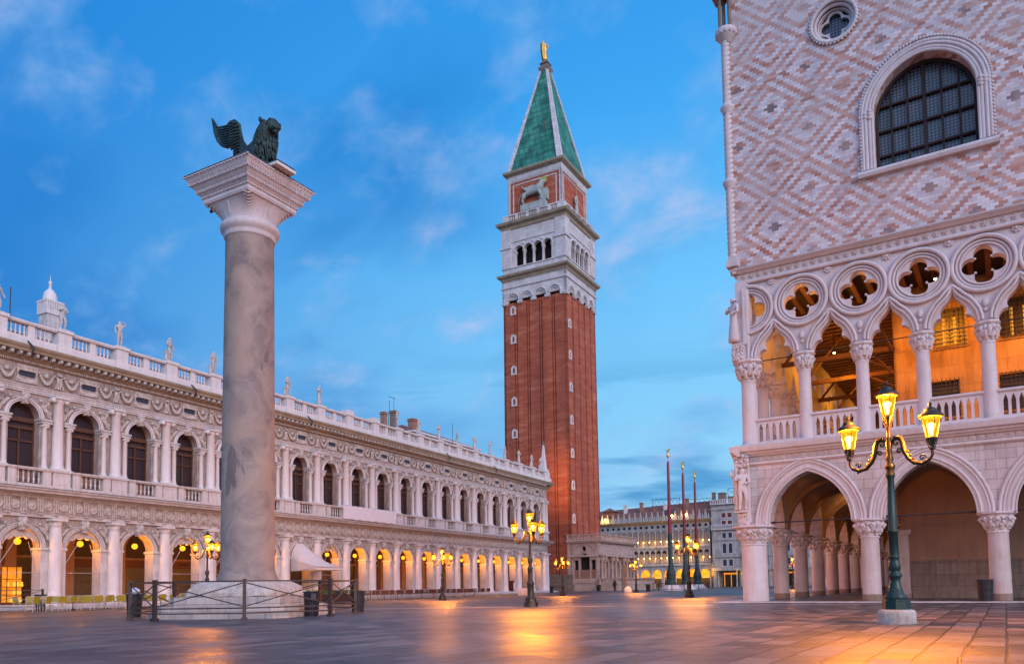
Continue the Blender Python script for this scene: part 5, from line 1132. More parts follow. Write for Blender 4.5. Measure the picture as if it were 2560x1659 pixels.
def balrun(mb, n, L_, z, h, f, pitch=.24):
    k = 0; x = 0
    while x < L_:
        p = f(x)
        if k % 8 == 0: mb.box(p[0]-.14, p[0]+.14, p[1]-.14, p[1]+.14, z, z+h)
        else: mb.lathe([(.06, z), (.09, z+h*.3), (.04, z+h*.55), (.08, z+h)], 6, p, cap=False)
        k += 1; x += pitch
balrun(mb, 0, LW_+.4, 8.2, .75, lambda x: (x, -.2)); balrun(mb, 0, LL+.2, 8.2, .75, lambda x: (LW_+.45, x-.1))
mb.box(-.2, LW_+.6, -.35, -.05, 8.1, 8.2); mb.box(LW_+.3, LW_+.6, -.35, LL+.2, 8.1, 8.2); mb.box(-.2, LW_+.62, -.38, -.02, 8.95, 9.1); mb.box(LW_+.27, LW_+.64, -.35, LL+.2, 8.95, 9.1); mb.build('terrace_balustrade', 'loggetta', LG)
mb = MB(); balrun(mb, 0, 17, 1.15, .7, lambda x: (LW_+3.2, x-.5), .26); balrun(mb, 0, 3.0, 1.15, .7, lambda x: (LW_+.4+x, -.5), .26)
mb.box(LW_, LW_+3.45, -.75, LL+1, 0, .95); mb.box(LW_, LW_+3.5, -.8, LL+1.1, .95, 1.15); mb.box(LW_+3.0, LW_+3.45, -.7, LL+1, 1.85, 2.0); mb.box(LW_, LW_+3.4, -.7, -.3, 1.85, 2.0); mb.build('front_terrace', 'loggetta', LG)
# ================================================================ PROCURATIE
PR = thing('arcaded_palace', 'long white palace with two rows of blind-drawn arched windows closing the far square', 'building', (-50.4, 148.5, -.2))
PX0 = -37.0; bp = 1.52
mb = MB(); mb.box(PX0, 0, 0, 8, 5.6, 16.4)
outr = [(PX0, 0)]; n = int(-PX0/(2*bp))
for i in range(n):
    xc = PX0+.9+(2*i+1)*bp-.35; outr += [(xc-1.22, 0), (xc-1.22, 3.1)] + arch_pts(xc, 3.1, 1.22, 1.3, 9)[1:-1] + [(xc+1.22, 3.1), (xc+1.22, 0)]
outr += [(0, 0), (0, 5.7), (PX0, 5.7)]; mb.plate([outr], -.02, .6); mb.box(PX0, 0, 3.5, 8, 0, 5.6)
for z0_, z1_, p in ((5.25, 5.7, .3), (9.55, 9.8, .2), (9.8, 10.25, .3), (6.0, 6.12, .2), (14.1, 14.3, .15)): mb.box(PX0, .1, -p, 0, z0_, z1_)
mb.build('wall', 'proc', PR)
MB().sweepx([(0, 15.6), (-.3, 15.7), (-.5, 16.0), (-.9, 16.1), (-1.0, 16.4), (0, 16.5)], PX0, .6).build('cornice', 'stainstrip', PR)
MB().box(PX0+.2, -.3, 3.3, 3.45, 0, 2.6).build('shop_shutters', 'shutter', PR); MB().box(PX0+.2, -.3, 3.2, 3.3, 2.6, 4.6).build('lit_shop_interior', 'amber', PR)
wfr = MB(); wgl = MB()
w3 = MB().plate([[(-.50, 10.3), (.50, 10.3)] + list(reversed(arch_pts(0, 13.3, .50, .52, 6)))], -.04, .02); w3m = w3.mesh('arched_window', 'blind')
w4 = MB().plate([[(-.50, 6.15), (.50, 6.15), (.50, 8.35), (-.50, 8.35)]], -.04, .02); w4m = w4.mesh('arched_window', 'blind')
w4t = MB().plate([[(-.50, 8.35), (.50, 8.35)] + list(reversed(arch_pts(0, 8.6, .50, .52, 6)))], -.05, .02).mesh('fanlight', 'darkhole')
wsh = MB().box(-.54, -.50, -.06, 0, 6.1, 8.6).box(.50, .54, -.06, 0, 6.1, 8.6).box(-.5, .5, -.07, 0, 7.15, 7.22).mesh('window_frame', 'darkwood')
wsh3 = MB().box(-.54, -.50, -.06, 0, 10.3, 13.3).box(.50, .54, -.06, 0, 10.3, 13.3).box(-.5, .5, -.07, 0, 11.9, 11.97).tube([(x, -.05, z) for x, z in arch_pts(0, 13.3, .52, .54, 6)], .04, 5).mesh('window_frame', 'darkwood')
ocm = MB(); ocm.T = Matrix.Translation((0, -.02, 14.95)) @ Matrix.Rotation(PI/2, 4, 'X'); ocm.lathe([(.36, 0), (.36, .05), (.28, .06)], 14); ocm.T = None; ocm = ocm.mesh('oculus', 'darkhole')
colm = MB().lathe([(.16, 6.1), (.10, 6.3), (.10, 8.3), (.17, 8.6)], 8, (0, -.16)).lathe([(.16, 10.3), (.10, 10.5), (.10, 13.0), (.17, 13.3)], 8, (0, -.16)).mesh('window_columns', 'proc')
nb = int(-PX0/bp)
for i in range(nb):
    x = -bp*(i+.55)
    for nm, me in (('arched_window', w3m), ('arched_window', w4m), ('oculus', ocm), ('window_columns', colm)):
        o = bpy.data.objects.new(nm, me); link(o, PR); o.location = (x + (bp/2 if nm == 'window_columns' else 0), 0, 0)
        if me is w3m: q = bpy.data.objects.new('window_frame', wsh3); link(q, o)
        if me is w4m: q = bpy.data.objects.new('window_frame', wsh); link(q, o); q = bpy.data.objects.new('fanlight', w4t); link(q, o)
mer = MB().plate([[(-.45, 16.4), (.45, 16.4), (.45, 17.2), (.22, 17.5), (.16, 17.9), (.10, 18.1), (.07, 18.6), (0, 18.8), (-.07, 18.6), (-.10, 18.1), (-.16, 17.9), (-.22, 17.5), (-.45, 17.2)]], -.3, .1).lathe([(.12, 16.4), (.2, 16.8), (.08, 17.0), (.16, 17.3), (.03, 17.7)], 8, (.76, -.1)).mesh('roof_merlon', 'proc')
for i in range(nb): o = bpy.data.objects.new('roof_merlon', mer); link(o, PR); o.location = (-bp*(i+.55), 0, 0)
MB().add([(PX0, .6, 16.6), (0, .6, 16.6), (-.5, 9, 21.6), (PX0, 9, 20.6), (PX0, 14, 16), (0, 14, 16)], [(0, 1, 2, 3), (3, 2, 5, 4), (1, 5, 2), (0, 3, 4)]).build('roof', 'rooftile', PR)
for x, h_, mt in ((-13.3, 1.6, 'istria_clean'), (-16.2, .9, 'redmarble'), (-19.8, 2.4, 'redmarble'), (-24.3, 2.0, 'istria_clean'), (-7.5, 2.6, 'socle'), (-.6, 3.6, 'socle')): chimney(PR, x, 6, 18.8, h_+.8, .38, mt)
mb = MB(); mb.box(-29.6, -26.6, 3.2, 6, 18.4, 19.9); mb.add([(-30.0, 2.8, 19.9), (-26.2, 2.8, 19.9), (-28.1, 4.5, 21.0), (-30.0, 6.4, 19.9), (-26.2, 6.4, 19.9)], [(0, 1, 2), (1, 4, 2), (4, 3, 2), (3, 0, 2)]); mb.build('dormer', 'rooftile', PR)
def roof_deck(par, x0, x1, y, z, h):
    mb = MB()
    for x in (x0, x1): mb.tube([(x, y, z), (x, y, z+h)], .06, 5)
    for q in (.35, 1.0): mb.tube([(x0, y, z+h*q), (x1, y, z+h*q)], .05, 5)
    nn = max(2, int((x1-x0)/1.2))
    for i in range(nn): a = x0+(x1-x0)*i/nn; b_ = x0+(x1-x0)*(i+1)/nn; mb.tube([(a, y, z+h*.35), (b_, y, z+h)], .03, 4); mb.tube([(a, y, z+h), (b_, y, z+h*.35)], .03, 4)
    mb.build('roof_terrace_rail', 'iron', par)
roof_deck(PR, -7.6, -1.0, 6, 20.2, 1.7); roof_deck(PR, -17.0, -9.6, 6.5, 20.0, 2.6)
MB().box(-12.4, -9.5, 3.2, 3.4, 18.2, 19.4).build('skylight', 'roundel', PR)
for x in (-9.2, -5.8):
    MB().ball((x, -.3, 17.5), .26, 10).build('roof_floodlight', 'flame', PR); point('lamp_light', (x, -.8, 17.7), 120, (1, .5, .06), .2, PR)
MB().ball((-27.3, -.2, 17.6), .2, 10).build('roof_floodlight', 'flame', PR); point('lamp_light', (-27.3, -1.0, 17.4), 420, (1, .55, .04), .2, PR)
for i in range(n):
    if i > n-8:
        xc = PX0+.9+(2*i+1)*bp-.35
        for dx, z_ in ((-.4, 3.75), (.55, 3.5)): MB().ball((xc+dx, 1.2 if dx < 0 else 2.6, z_), .2, 10).build('arcade_globe', 'globe', PR)
        point('lamp_light', (xc, 1.6, 3.7), 200, (1, .5, .06), .2, PR)
        if i % 2: MB().box(xc-.9, xc+.9, .7, .78, 2.2, 2.7).build('lit_sign', 'lit', PR)
for i in range(nb): 
    if i % 1 == 0 and i < 20:
        x = -bp*(i+.55)+bp/2; MB().ball((x, -.34, 11.2), .07, 6).ball((x, -.34, 7.2), .07, 6).build('facade_light', 'flame', PR)
for x in (-2, -5, -8, -11, -14, -17, -20, -23): point('lamp_light', (x, -.9, 10.8), 90, (1, .50, .08), .3, PR); point('lamp_light', (x, -.9, 6.8), 90, (1, .50, .08), .3, PR)
def lettering(body, size, x, y, z, par, mat, shear=0.0):
    cu = bpy.data.curves.new('lettering', 'FONT'); cu.body = body; cu.size = size; cu.extrude = .012; cu.shear = shear; cu.offset = .008
    o = bpy.data.objects.new('lettering', cu); link(o); me = bpy.data.meshes.new_from_object(o.evaluated_get(bpy.context.evaluated_depsgraph_get())); bpy.data.objects.remove(o)
    me.materials.clear(); me.materials.append(M[mat]); o = bpy.data.objects.new('lettering', me); link(o, par); o.location = (x, y, z); o.rotation_euler = (PI/2, 0, 0); return o
sg_ = MB().box(-9.0, -6.85, .62, .70, 2.28, 2.86).build('shop_sign', 'lit', PR); lettering('FOTO', .46, -8.15, .60, 2.40, sg_, 'darkhole')
# ---- taller house to the right of it
RB = thing('tall_house', 'grey stained five-storey house with red shutters and stone balconies beside the far palace', 'building', (-49.8, 148.2, -.2))
mb = MB(); mb.box(0, 22, 0, 8, 4.2, 19.6); mb.box(0, 22, 2, 8, 0, 4.2)
for x in (0.1, 6.6, 13.1, 19.6): mb.box(x, x+.8, -.12, 0, 5.2, 15.0); mb.box(x, x+.8, -.05, 2, 0, 5.2)
for x in (1.2, 5.6, 7.8, 12, 14.2, 18.6): mb.lathe([(.25, 0), (.2, .3), (.18, 4.0), (.28, 4.3)], 10, (x, .3))
for z0_, z1_, p in ((3.8, 4.5, .35), (6.9, 7.2, .25), (10.9, 11.1, .15), (13.3, 13.6, .35), (18.2, 18.5, .25), (19.4, 19.6, .3)): mb.box(-.1, 22, -p, 0, z0_, z1_)
mb.build('wall', 'proc', RB)
def wpair(x, z0_, z1_, mt, arch=False, wd_=.62):
    for q in (-.72, .72):
        f = MB().box(x+q-wd_-.1, x+q+wd_+.1, -.06, 0, z0_-.14, z0_).box(x+q-wd_-.12, x+q-wd_, -.06, 0, z0_, z1_).box(x+q+wd_, x+q+wd_+.12, -.06, 0, z0_, z1_)
        if arch: f.tube([(a, -.04, c_) for a, c_ in arch_pts(x+q, z1_, wd_+.06, wd_+.06, 7)], .07, 5)
        else: f.box(x+q-wd_-.1, x+q+wd_+.1, -.06, 0, z1_, z1_+.12)
        f = f.build('window', 'istria_clean', RB); o_ = [(x+q-wd_, z0_), (x+q+wd_, z0_)] + (list(reversed(arch_pts(x+q, z1_, wd_, wd_, 7))) if arch else [(x+q+wd_, z1_), (x+q-wd_, z1_)])
        MB().plate([o_], -.03, .01).build('shutter' if mt == 'redshut' else 'pane', mt, f)
        MB().box(x+q-.03, x+q+.03, -.05, -.03, z0_, z1_).build('mullion', 'darkwood', f)
for x in (3.7, 10.2, 16.7):
    wpair(x, 16.3, 17.4, 'redshut', False, .5); wpair(x, 14.7, 15.6, 'redshut', False, .5)
    wpair(x, 11.5, 12.7, 'glassdark', False, .45); wpair(x, 7.9, 9.8, 'glassdark', True, .45); wpair(x, 4.9, 6.4, 'glassdark', False, .45)
mb = MB()
for z in (13.6, 19.6):
    x = 0
    while x < 22: mb.box(x, x+.16, -.5, -.36, z, z+.9); x += .42
    mb.box(0, 22, -.55, -.3, z+.9, z+1.05); mb.box(0, 22, -.6, 0, z-.15, z)
mb.build('balcony', 'istria_clean', RB)
for x in (3.7, 10.2, 16.7): MB().box(x-1.9, x+1.9, 1.7, 1.9, .1, 3.6).build('shop_front', 'shopdark', RB); MB().box(x-1.6, x+1.6, 1.5, 1.7, 2.9, 3.3).box(x-1.5, x-1.35, 1.5, 1.7, .1, 3.3).box(x+.1, x+.25, 1.5, 1.7, .1, 2.9).build('lit_door_frame', 'amber', RB)
point('lamp_light', (.4, -1.2, 4.0), 90, (1, .55, .06), .2, RB); MB().ball((.4, -.9, 4.2), .22, 10).build('wall_lamp', 'globe', RB); point('lamp_light', (6, -.6, 3.2), 50, (1, .55, .06), .2, RB); point('lamp_light', (12, -.6, 3.2), 50, (1, .55, .06), .2, RB)
chimney(RB, 1.6, 4, 19.5, 3.2, .8, 'socle'); roof_deck(RB, 3, 6.5, 4, 20.6, 3.0)
MB().box(3, 6.5, 3.5, 6, 19.5, 21.6).build('roof_hut', 'socle', RB)
mb = MB(); mb.tube([(5, 4, 23), (5, 4, 26.5)], .05, 5); mb.tube([(4, 4, 26.2), (6, 4, 26.2)], .04, 5); mb.tube([(4.4, 4, 25.5), (5.6, 4, 25.5)], .04, 5); mb.build('television_aerial', 'iron', RB)
# ---- church flank glimpsed through the palace arcade
CH = thing('marble_church', 'marble-clad church flank glimpsed between the palace arcade columns', 'church', (0, 0, -.1))
mb = MB(); mb.box(-12, 20, 84, 112, 0, 17)
for i in range(7):
    for z_ in (0, 6.5): mb.lathe([(.4, z_+1.2), (.3, z_+1.5), (.28, z_+5), (.45, z_+5.6)], 10, (-12.4+i*2.2, 83.5)); mb.lathe([(.4, z_+1.2), (.3, z_+1.5), (.28, z_+5), (.45, z_+5.6)], 10, (-12.6, 84+i*4))
mb.box(-13.2, 20, 83, 113, 5.6, 6.4); mb.box(-13, 20, 83.2, 112, 0, 1.2); mb.box(-13, 20, 83.2, 112, 12.2, 12.8); mb.build('wall', 'proc', CH)
MB().box(-9, -7, 83.9, 84.0, 1.2, 4.8).box(-4, -2, 83.9, 84.0, 1.2, 4.8).box(2, 4, 83.9, 84, 1.2, 4.8).build('doorway', 'darkhole', CH)
# ================================================================ FLAGPOLES
def flagpole(x, y, lab, H=20.6):
    t = thing('flagpole', lab, 'flagpole', (x, y, gz(x)), 0, 'red flagpoles before the church')
    MB().lathe([(1.75, 0), (1.75, .22), (1.45, .24), (1.45, .46), (1.15, .48), (1.15, .8)], 8, smooth=False).build('stone_step', 'istria_clean', t)
    MB().lathe([(.72, .8), (.75, 1.1), (.58, 1.3), (.62, 1.7), (.72, 2.3), (.60, 2.8), (.46, 3.1), (.38, 3.4), (.42, 3.6), (.33, 3.7), (.31, 7.8), (.26, 8.2)], 18, mod=lambda a, z: 1+.05*math.cos(6*a)).build('bronze_base', 'bronze', t)
    MB().lathe([(.27, 3.6), (.25, 9), (.19, H-2.4), (.14, H-1.9), (.05, H-1.8)], 14).build('shaft', 'red', t)
    MB().lathe([(.05, H-1.9), (.07, H-1.3), (.2, H-1.1), (.24, H-.9), (.08, H-.7), (.12, H-.5)], 10).plate([[(-.08, H-.6), (.1, H-.6), (.18, H-.2), (.42, H), (.1, H-.02), (-.1, H-.2), (-.5, H-.05), (-.2, H-.3)]], -.06, .06).build('gilt_finial', 'gold', t)
    return t
flagpole(-32.0, 74.2, 'tallest-looking red flagpole, the nearest and leftmost of the three')
flagpole(-34.4, 86.9, 'middle one of the three red flagpoles')
flagpole(-36.5, 98.6, 'farthest and rightmost of the three red flagpoles')
for x, y, lab in ((-32.0, 74.2, 'low iron fence round the nearest red flagpole'), (-36.5, 98.6, 'low iron fence round the farthest red flagpole')):
    t = thing('low_fence', lab, 'fence', (x, y, gz(x)), 0, 'fences round the flagpoles'); mb = MB(); ps = MB()
    R_ = 2.6; P = [(R_*math.cos(PI/4*k+.39), R_*math.sin(PI/4*k+.39)) for k in range(8)]
    for k in range(8):
        a, b_ = P[k], P[(k+1) % 8]; ps.tube([(a[0], a[1], 0), (a[0], a[1], 1.15)], .05, 6)
        for z in (.2, 1.05): mb.tube([(a[0], a[1], z), (b_[0], b_[1], z)], .03, 5)
    ps.build('post', 'iron', t); mb.build('rail', 'iron', t)
# ================================================================ STREET LAMPS
def lantern_parts(par, loc, s_, frame):
    """amber lantern: glass body, iron cage, roof, cup"""
    L = MB().lathe([(.085, 0), (.115, .05), (.165, .39), (.165, .40)], 8, smooth=False)
    f = MB(); f.lathe([(.03, -.20), (.06, -.18), (.045, -.12), (.085, -.02), (.10, .01), (.10, .03), (.085, .03)], 8, smooth=False)
    f.lathe([(.19, .40), (.215, .42), (.215, .445), (.17, .47), (.10, .53), (.11, .55), (.06, .585), (.035, .60), (.02, .62)], 16); f.ball((0, 0, .655), .035, 8).ball((0, 0, .70), .014, 6)
    for k in range(4): a = PI/4+PI/2*k; f.tube([(.09*math.cos(a), .09*math.sin(a), .0), (.17*math.cos(a), .17*math.sin(a), .41)], .008, 5)
    for k in range(8): a = PI/4*k; f.tube([(.10*math.cos(a), .10*math.sin(a), -.01), (.05*math.cos(a), .05*math.sin(a), -.17)], .007, 4)
    o = f.build('lantern', frame, par); o.location = loc; o.scale = (s_, s_, s_)
    L.build('glass', 'lantern', o); MB().lathe([(.02, .06), (.03, .14), (.07, .24), (.07, .28), (.03, .30)], 12).build('bulb', 'flame', o)
    return o
LAMP = {}
def lamp(lab, x, y, s_, arms, rz, big=False, power=60, frame='gilt'):
    t = thing('street_lamp', lab, 'street lamp', (x, y, gz(x)), rz, 'lantern lamp posts on the square')
    z0 = .27 if big else 0
    fm = 'green' if big else 'lampiron'
    if big:
        MB().lathe([(.335, 0), (.335, .20), (.31, .25), (.24, .265), (.0, .265)], 8, smooth=True, rot=PI/8).build('stone_plinth', 'plinthrock', t)
        MB().lathe([(.245, .265), (.245, .42), (.225, .43), (.225, .45), (.21, .46)], 8, smooth=False, rot=PI/8).build('pedestal', fm, t)
        pr = [(.19, .46), (.205, .50), (.15, .56), (.12, .66), (.10, .76), (.085, .82), (.10, .85), (.13, .90), (.115, .94), (.085, .97), (.10, 1.0), (.115, 1.08), (.095, 1.16), (.085, 1.22), (.10, 1.24), (.10, 1.27), (.085, 1.28)]
        MB().lathe(pr, 24, mod=lambda a, z: 1+(.06*math.cos(8*a) if z < .62 or .98 < z < 1.14 else 0)).build('base_urn', fm, t)
        MB().lathe([(.085, 1.28), (.08, 1.71), (.095, 1.72), (.095, 1.76), (.075, 1.78), (.062, 2.75), (.08, 2.80)], 32, mod=lambda a, z: 1+.05*math.cos(16*a)).build('fluted_shaft', fm, t)
        MB().lathe([(.08, 2.80), (.085, 2.84), (.06, 2.90), (.09, 2.95), (.095, 3.0), (.05, 3.06), (.075, 3.12), (.06, 3.18), (.05, 3.3), (.07, 3.42), (.05, 3.5), (.03, 3.62), (.045, 3.74), (.02, 3.78)], 20).build('crown', 'gilt', t)
        g_ = MB()
        for k in range(8): a = 2*PI*k/8; g_.ball((.17*math.cos(a), .17*math.sin(a), .485), .035, 6, (1, 1, .6), 4); g_.ball((.12*math.cos(a), .12*math.sin(a), .62), .02, 5, (1, 1, 2), 4)
        for z in (1.25, 1.74): g_.lathe([(.098, z-.012), (.104, z), (.098, z+.012)], 20, cap=False)
        g_.build('gilt_leaves', 'gilt', t); zt = 3.96; za = 2.98; al = .78; drop = .33
    else:
        MB().lathe([(.30, 0), (.30, .18), (.24, .22), (.23, .34), (.25, .36), (.17, .40), (.145, .46)], 8, smooth=False, rot=PI/8).build('pedestal', fm, t)
        pr = [(.16, .40), (.135, .5), (.14, .9), (.17, .95), (.15, 1.0), (.10, 1.05), (.095, 1.5), (.12, 1.55), (.10, 1.6), (.06, 1.7), (.10, 1.85), (.11, 1.95), (.06, 2.05), (.05, 2.2), (.045, 2.62), (.07, 2.68), (.055, 2.74), (.05, 2.95), (.07, 3.02), (.04, 3.1), (.03, 3.25)]
        MB().lathe(pr, 20).build('shaft', fm, t); zt = 3.42; za = 2.62; al = .66; drop = .30
    for a in arms:
        m_ = MB(); ca_, sa_ = math.cos(a), math.sin(a)
        P = [(.06, .42), (.14, .52), (.24, .50), (.28, .38), (.30, .22), (.38, .05), (.50, -.07), (.66, -.10), (.80, -.04), (.86, .05), (.86, .16)]
        q = al/.86; m_.tube([(x_*q*ca_, x_*q*sa_, za+.08+z_*q) for x_, z_ in P], [.03, .038, .044, .046, .046, .042, .038, .034, .03, .028, .026], 8)
        for (cx_, cz_, r0) in ((.15, .40, .09), (.20, .22, .06), (.66, .02, .07)):
            m_.tube([((cx_+r0*(1-i/14)*math.cos(i*.62))*q*ca_, (cx_+r0*(1-i/14)*math.cos(i*.62))*q*sa_, za+.08+(cz_+r0*(1-i/14)*math.sin(i*.62))*q) for i in range(13)], .016, 5)
        for i in range(9): u_ = i/8; xx = .27+.42*u_; m_.ball((xx*q*ca_, xx*q*sa_, za+.08+(.40-.52*math.sin(u_*1.5))*q-.02), .032*(1.2-u_*.5), 6, (1, 1, .8), 4)
        m_.build('bracket_arm', 'gilt' if not big else 'gilt', t)
        lantern_parts(t, (al*ca_, al*sa_, za+.08+.16*q+.19), 1.0 if big else .88, frame)
        point('lamp_light', (al*ca_, al*sa_, za+.08+.16*q+.19+.2), power, (1, .36, .04), .09, t)
    lantern_parts(t, (0, 0, zt if not big else 3.94), 1.0 if big else .92, frame)
    point('lamp_light', (0, 0, zt+.22), power, (1, .36, .04), .09, t)
    t.scale = (s_, s_, s_); return t
YR = math.radians(32.46)
lamp('tall green lamp post on a white stone plinth in front of the palace', 7.0, -16.3, 1.0, (0, PI), math.radians(-18), True, 5200, 'lampiron')
lamp('dark lamp post with four lit lanterns in the open square before the brick tower', -7.59, -5.53, 1.0, [YR+math.radians(q) for q in (-79, 41, 161)], 0, power=2500)
lamp('lamp post with four lit lanterns in line with the red flagpoles', -7.65, 13.4, .98, [YR+math.radians(q) for q in (-60, 20, 160)], 0, power=2500)
lamp('small distant lamp post in front of the brick tower foot', -26.6, 31.8, .96, [YR+math.radians(q) for q in (-85, 20, 165)], 0, power=2300)
lamp('small distant lamp post in front of the marble loggia terrace', -27.43, 51.02, .98, [YR+math.radians(q) for q in (-120, 10, 185)], 0, power=2300)
lamp('lamp post just left of the granite column, before the library arches', -25.9, -7.41, 1.0, [YR+math.radians(q) for q in (-50, 60, 175)], 0, power=2500)
lamp('lamp post among the brown café chairs before the library arches', -27.06, 13.84, 1.0, [YR+math.radians(q) for q in (-75, 10, 165, 200)], 0, power=2500)
lamp('lamp post glimpsed between the palace arcade columns', -12.53, 62.9, .98, [YR+math.radians(q) for q in (-75, 30, 165)], 0, power=2500)
# ================================================================ LITTER BINS
def bin_(lab, x, y, h=.80, rz=0, box=False):
    t = thing('litter_bin', lab, 'litter bin', (x, y, gz(x)), rz, 'black slatted litter bins'); s_ = h/.80
    MB().lathe([(.20*s_, .03), (.245*s_, .74*s_)], 20, cap=True).build('liner', 'darkhole', t)
    m_ = MB(); n_ = 26
    for k in range(n_):
        a = 2*PI*k/n_; da = .075
        for (z0_, z1_) in ((.06, .30), (.33, .54), (.57, .76)):
            r0 = (.215+.05*z0_/.8)*s_; r1 = (.215+.05*z1_/.8)*s_
            vs = []
            for r, z in ((r0, z0_), (r1, z1_)):
                for rr, aa in ((r, a-da), (r, a+da), (r-.015, a+da), (r-.015, a-da)): vs.append((rr*math.cos(aa), rr*math.sin(aa), z*s_))
            m_.add(vs, [(0, 1, 5, 4), (1, 2, 6, 5), (2, 3, 7, 6), (3, 0, 4, 7), (4, 5, 6, 7)])
    m_.lathe([(.205*s_, .0), (.215*s_, .06*s_)], 24); 
    for z in (.315, .555): m_.lathe([((.213+.05*z/.8)*s_, (z-.018)*s_), ((.216+.05*z/.8)*s_, (z+.018)*s_)], 26, cap=False)
    m_.lathe([(.262*s_, .75*s_), (.285*s_, .77*s_), (.29*s_, .80*s_), (.262*s_, .80*s_), (.25*s_, .76*s_)], 26, cap=False); m_.build('slatted_body', 'bin', t)
    if box: MB().box(-.38, -.25, -.10, .06, .52, .74).build('side_box', 'bin', t)
    return t
t = bin_('overflowing litter bin with a white bag on top, left of the railing', -18.85+.55, -15.75-.25, .86)
b1 = (-18.3, -16.0)
bin_('black litter bin before the railing, just right of the granite column', -10.35, -14.78-.0, .80, 2.5, True)
bin_('black litter bin beyond the right corner of the iron railing', -11.38, -11.57, .80)
bin_('black litter bin at the far left before the lit shop', -38.0, -9.6, .92)
bin_('black litter bin standing against the third palace column', 8.15, -.80, .80, 0, False)
bin_('small distant bin at the corner of the library steps by the tower', -43.2, 58.9, .9)
bin_('small distant bin at the corner of the marble loggia', -45.0, 77.0, 1.0)
bin_('small distant bin between the loggia terrace and the flagpoles', -31.0, 63.2, .95)
t = thing('litter_bag', 'white plastic bag and coloured rubbish heaped on the overflowing bin', 'rubbish', (b1[0], b1[1], gz(b1[0])+.84))
mb = MB(); mb.ball((.02, 0, .12), .17, 14, (1.1, 1, .75), 10); jitter(mb, .018, 4); mb.build('white_bag', 'litter', t)
mb = MB(); [mb.ball((random.uniform(-.2, .2), random.uniform(-.2, .2), .0), random.uniform(.03, .07), 6, (1.2, 1, .6), 4) for _ in range(12)]; mb.build('rubbish', 'canvas2', t)
t = thing('poster_bin', 'dark red litter bin with a white poster beside the last library arches', 'litter bin', (-47.6, 56.0, gz(-48)), LA); MB().box(-.45, .45, -.3, .3, 0, 1.7).build('body', 'fascia', t); MB().box(-.32, .32, -.33, -.3, .45, 1.45).build('poster', 'poster', t)
t = thing('information_panel', 'tall dark panel standing on the library steps behind the four-lantern lamp', 'panel', LW(59.5, -.6, -.1), LA); MB().box(-.5, .5, -.08, .08, 0, 3.4).build('board', 'socle', t); MB().box(-.6, .6, -.15, .15, 0, .1).build('foot', 'iron', t)
for x, y, s_, lab in ((-43.0, 79.7, 1, 'small round white stone bollard by the loggia terrace, left one'), (-29.5, 53.3, 1, 'round white stone bollard by the loggia terrace, right one')):
    t = thing('stone_bollard', lab, 'bollard', (x, y, gz(x)), 0, 'white bollards'); MB().lathe([(.45, 0), (.45, .35), (.38, .55), (.2, .7), (.0, .75)], 16).build('dome', 'istria_clean', t); MB().lathe([(.5, 0), (.5, .06)], 16).build('foot', 'istria', t)
for x, y, lab in ((-39.8, 74.6, 'dark bare post rising behind the left white bollard'), (-31.5, 57.0, 'dark bare post rising behind the right white bollard')):
    t = thing('dark_post', lab, 'post', (x, y, gz(x)), 0, 'posts by the loggia'); MB().tube([(0, 0, 0), (0, 0, 3.4)], .16, 8).build('shaft', 'socle', t); MB().lathe([(.3, 0), (.25, .2)], 8).build('foot', 'socle', t)
t = thing('stone_block', 'pale low concrete block left of the foreground four-lantern lamp', 'block', (-32.4, 34.3, gz(-30)), .4); MB().box(-.6, .6, -.35, .35, 0, .75).box(-.5, .5, -.4, -.35, .1, .6).build('body', 'istria', t)
# ================================================================ GRANITE COLUMN
CX, CY = -13.0, -15.2; CG = gz(CX)
CL = thing('granite_column', 'huge grey granite column with flaring white capital on a worn stepped base', 'column', (CX, CY, CG), math.radians(25))
def chsq(h_, c_, z0_, z1_):
    pts = [(-h_+c_, -h_), (h_-c_, -h_), (h_, -h_+c_), (h_, h_-c_), (h_-c_, h_), (-h_+c_, h_), (-h_, h_-c_), (-h_, -h_+c_)]
    n = 8; return MB().add([(x, y, z0_) for x, y in pts] + [(x, y, z1_) for x, y in pts], [tuple(range(n-1, -1, -1)), tuple(range(n, 2*n))] + [(i, (i+1) % n, n+(i+1) % n, n+i) for i in range(n)])
mb = chsq(2.35, .35, 0, .19); a = chsq(2.12, .3, .19, .40); b_ = chsq(1.86, .3, .40, .70)
for q in (a, b_): mb.add(q.v, q.f)
mb.build('step', 'steps', CL)
mb = MB(); prof = [(1.62, .70), (1.60, .80), (1.52, .95), (1.45, 1.0), (1.32, 1.12), (1.2, 1.17)]
n_ = 44; vs = []; fs = []; rd = random.Random(8)
for r_, z in prof:
    for k in range(n_):
        a = 2*PI*k/n_; c_ = max(abs(math.cos(a)), abs(math.sin(a))); q = r_/c_**.85*(1+rd.uniform(-.035, .02)); vs.append((q*math.cos(a), q*math.sin(a), z+rd.uniform(-.02, .02)))
for i in range(len(prof)-1):
    for k in range(n_): fs.append((i*n_+k, i*n_+(k+1) % n_, (i+1)*n_+(k+1) % n_, (i+1)*n_+k))
fs.append(tuple(range((len(prof)-1)*n_, len(prof)*n_))); mb.add(vs, fs); mb.build('rough_plinth', 'plinthrock', CL)
MB().lathe([(1.0, 1.15), (1.0, 1.30), (.93, 1.42), (.885, 1.62), (.88, 3), (.865, 6), (.835, 10), (.81, 12.95), (.83, 13.05)], 64).build('shaft', 'granite', CL)
mb = MB().lathe([(.84, 13.03), (.88, 13.10), (.86, 13.17), (.90, 13.22), (.98, 13.30), (1.0, 13.40), (.97, 13.50), (.88, 13.56), (.84, 13.58)], 48)
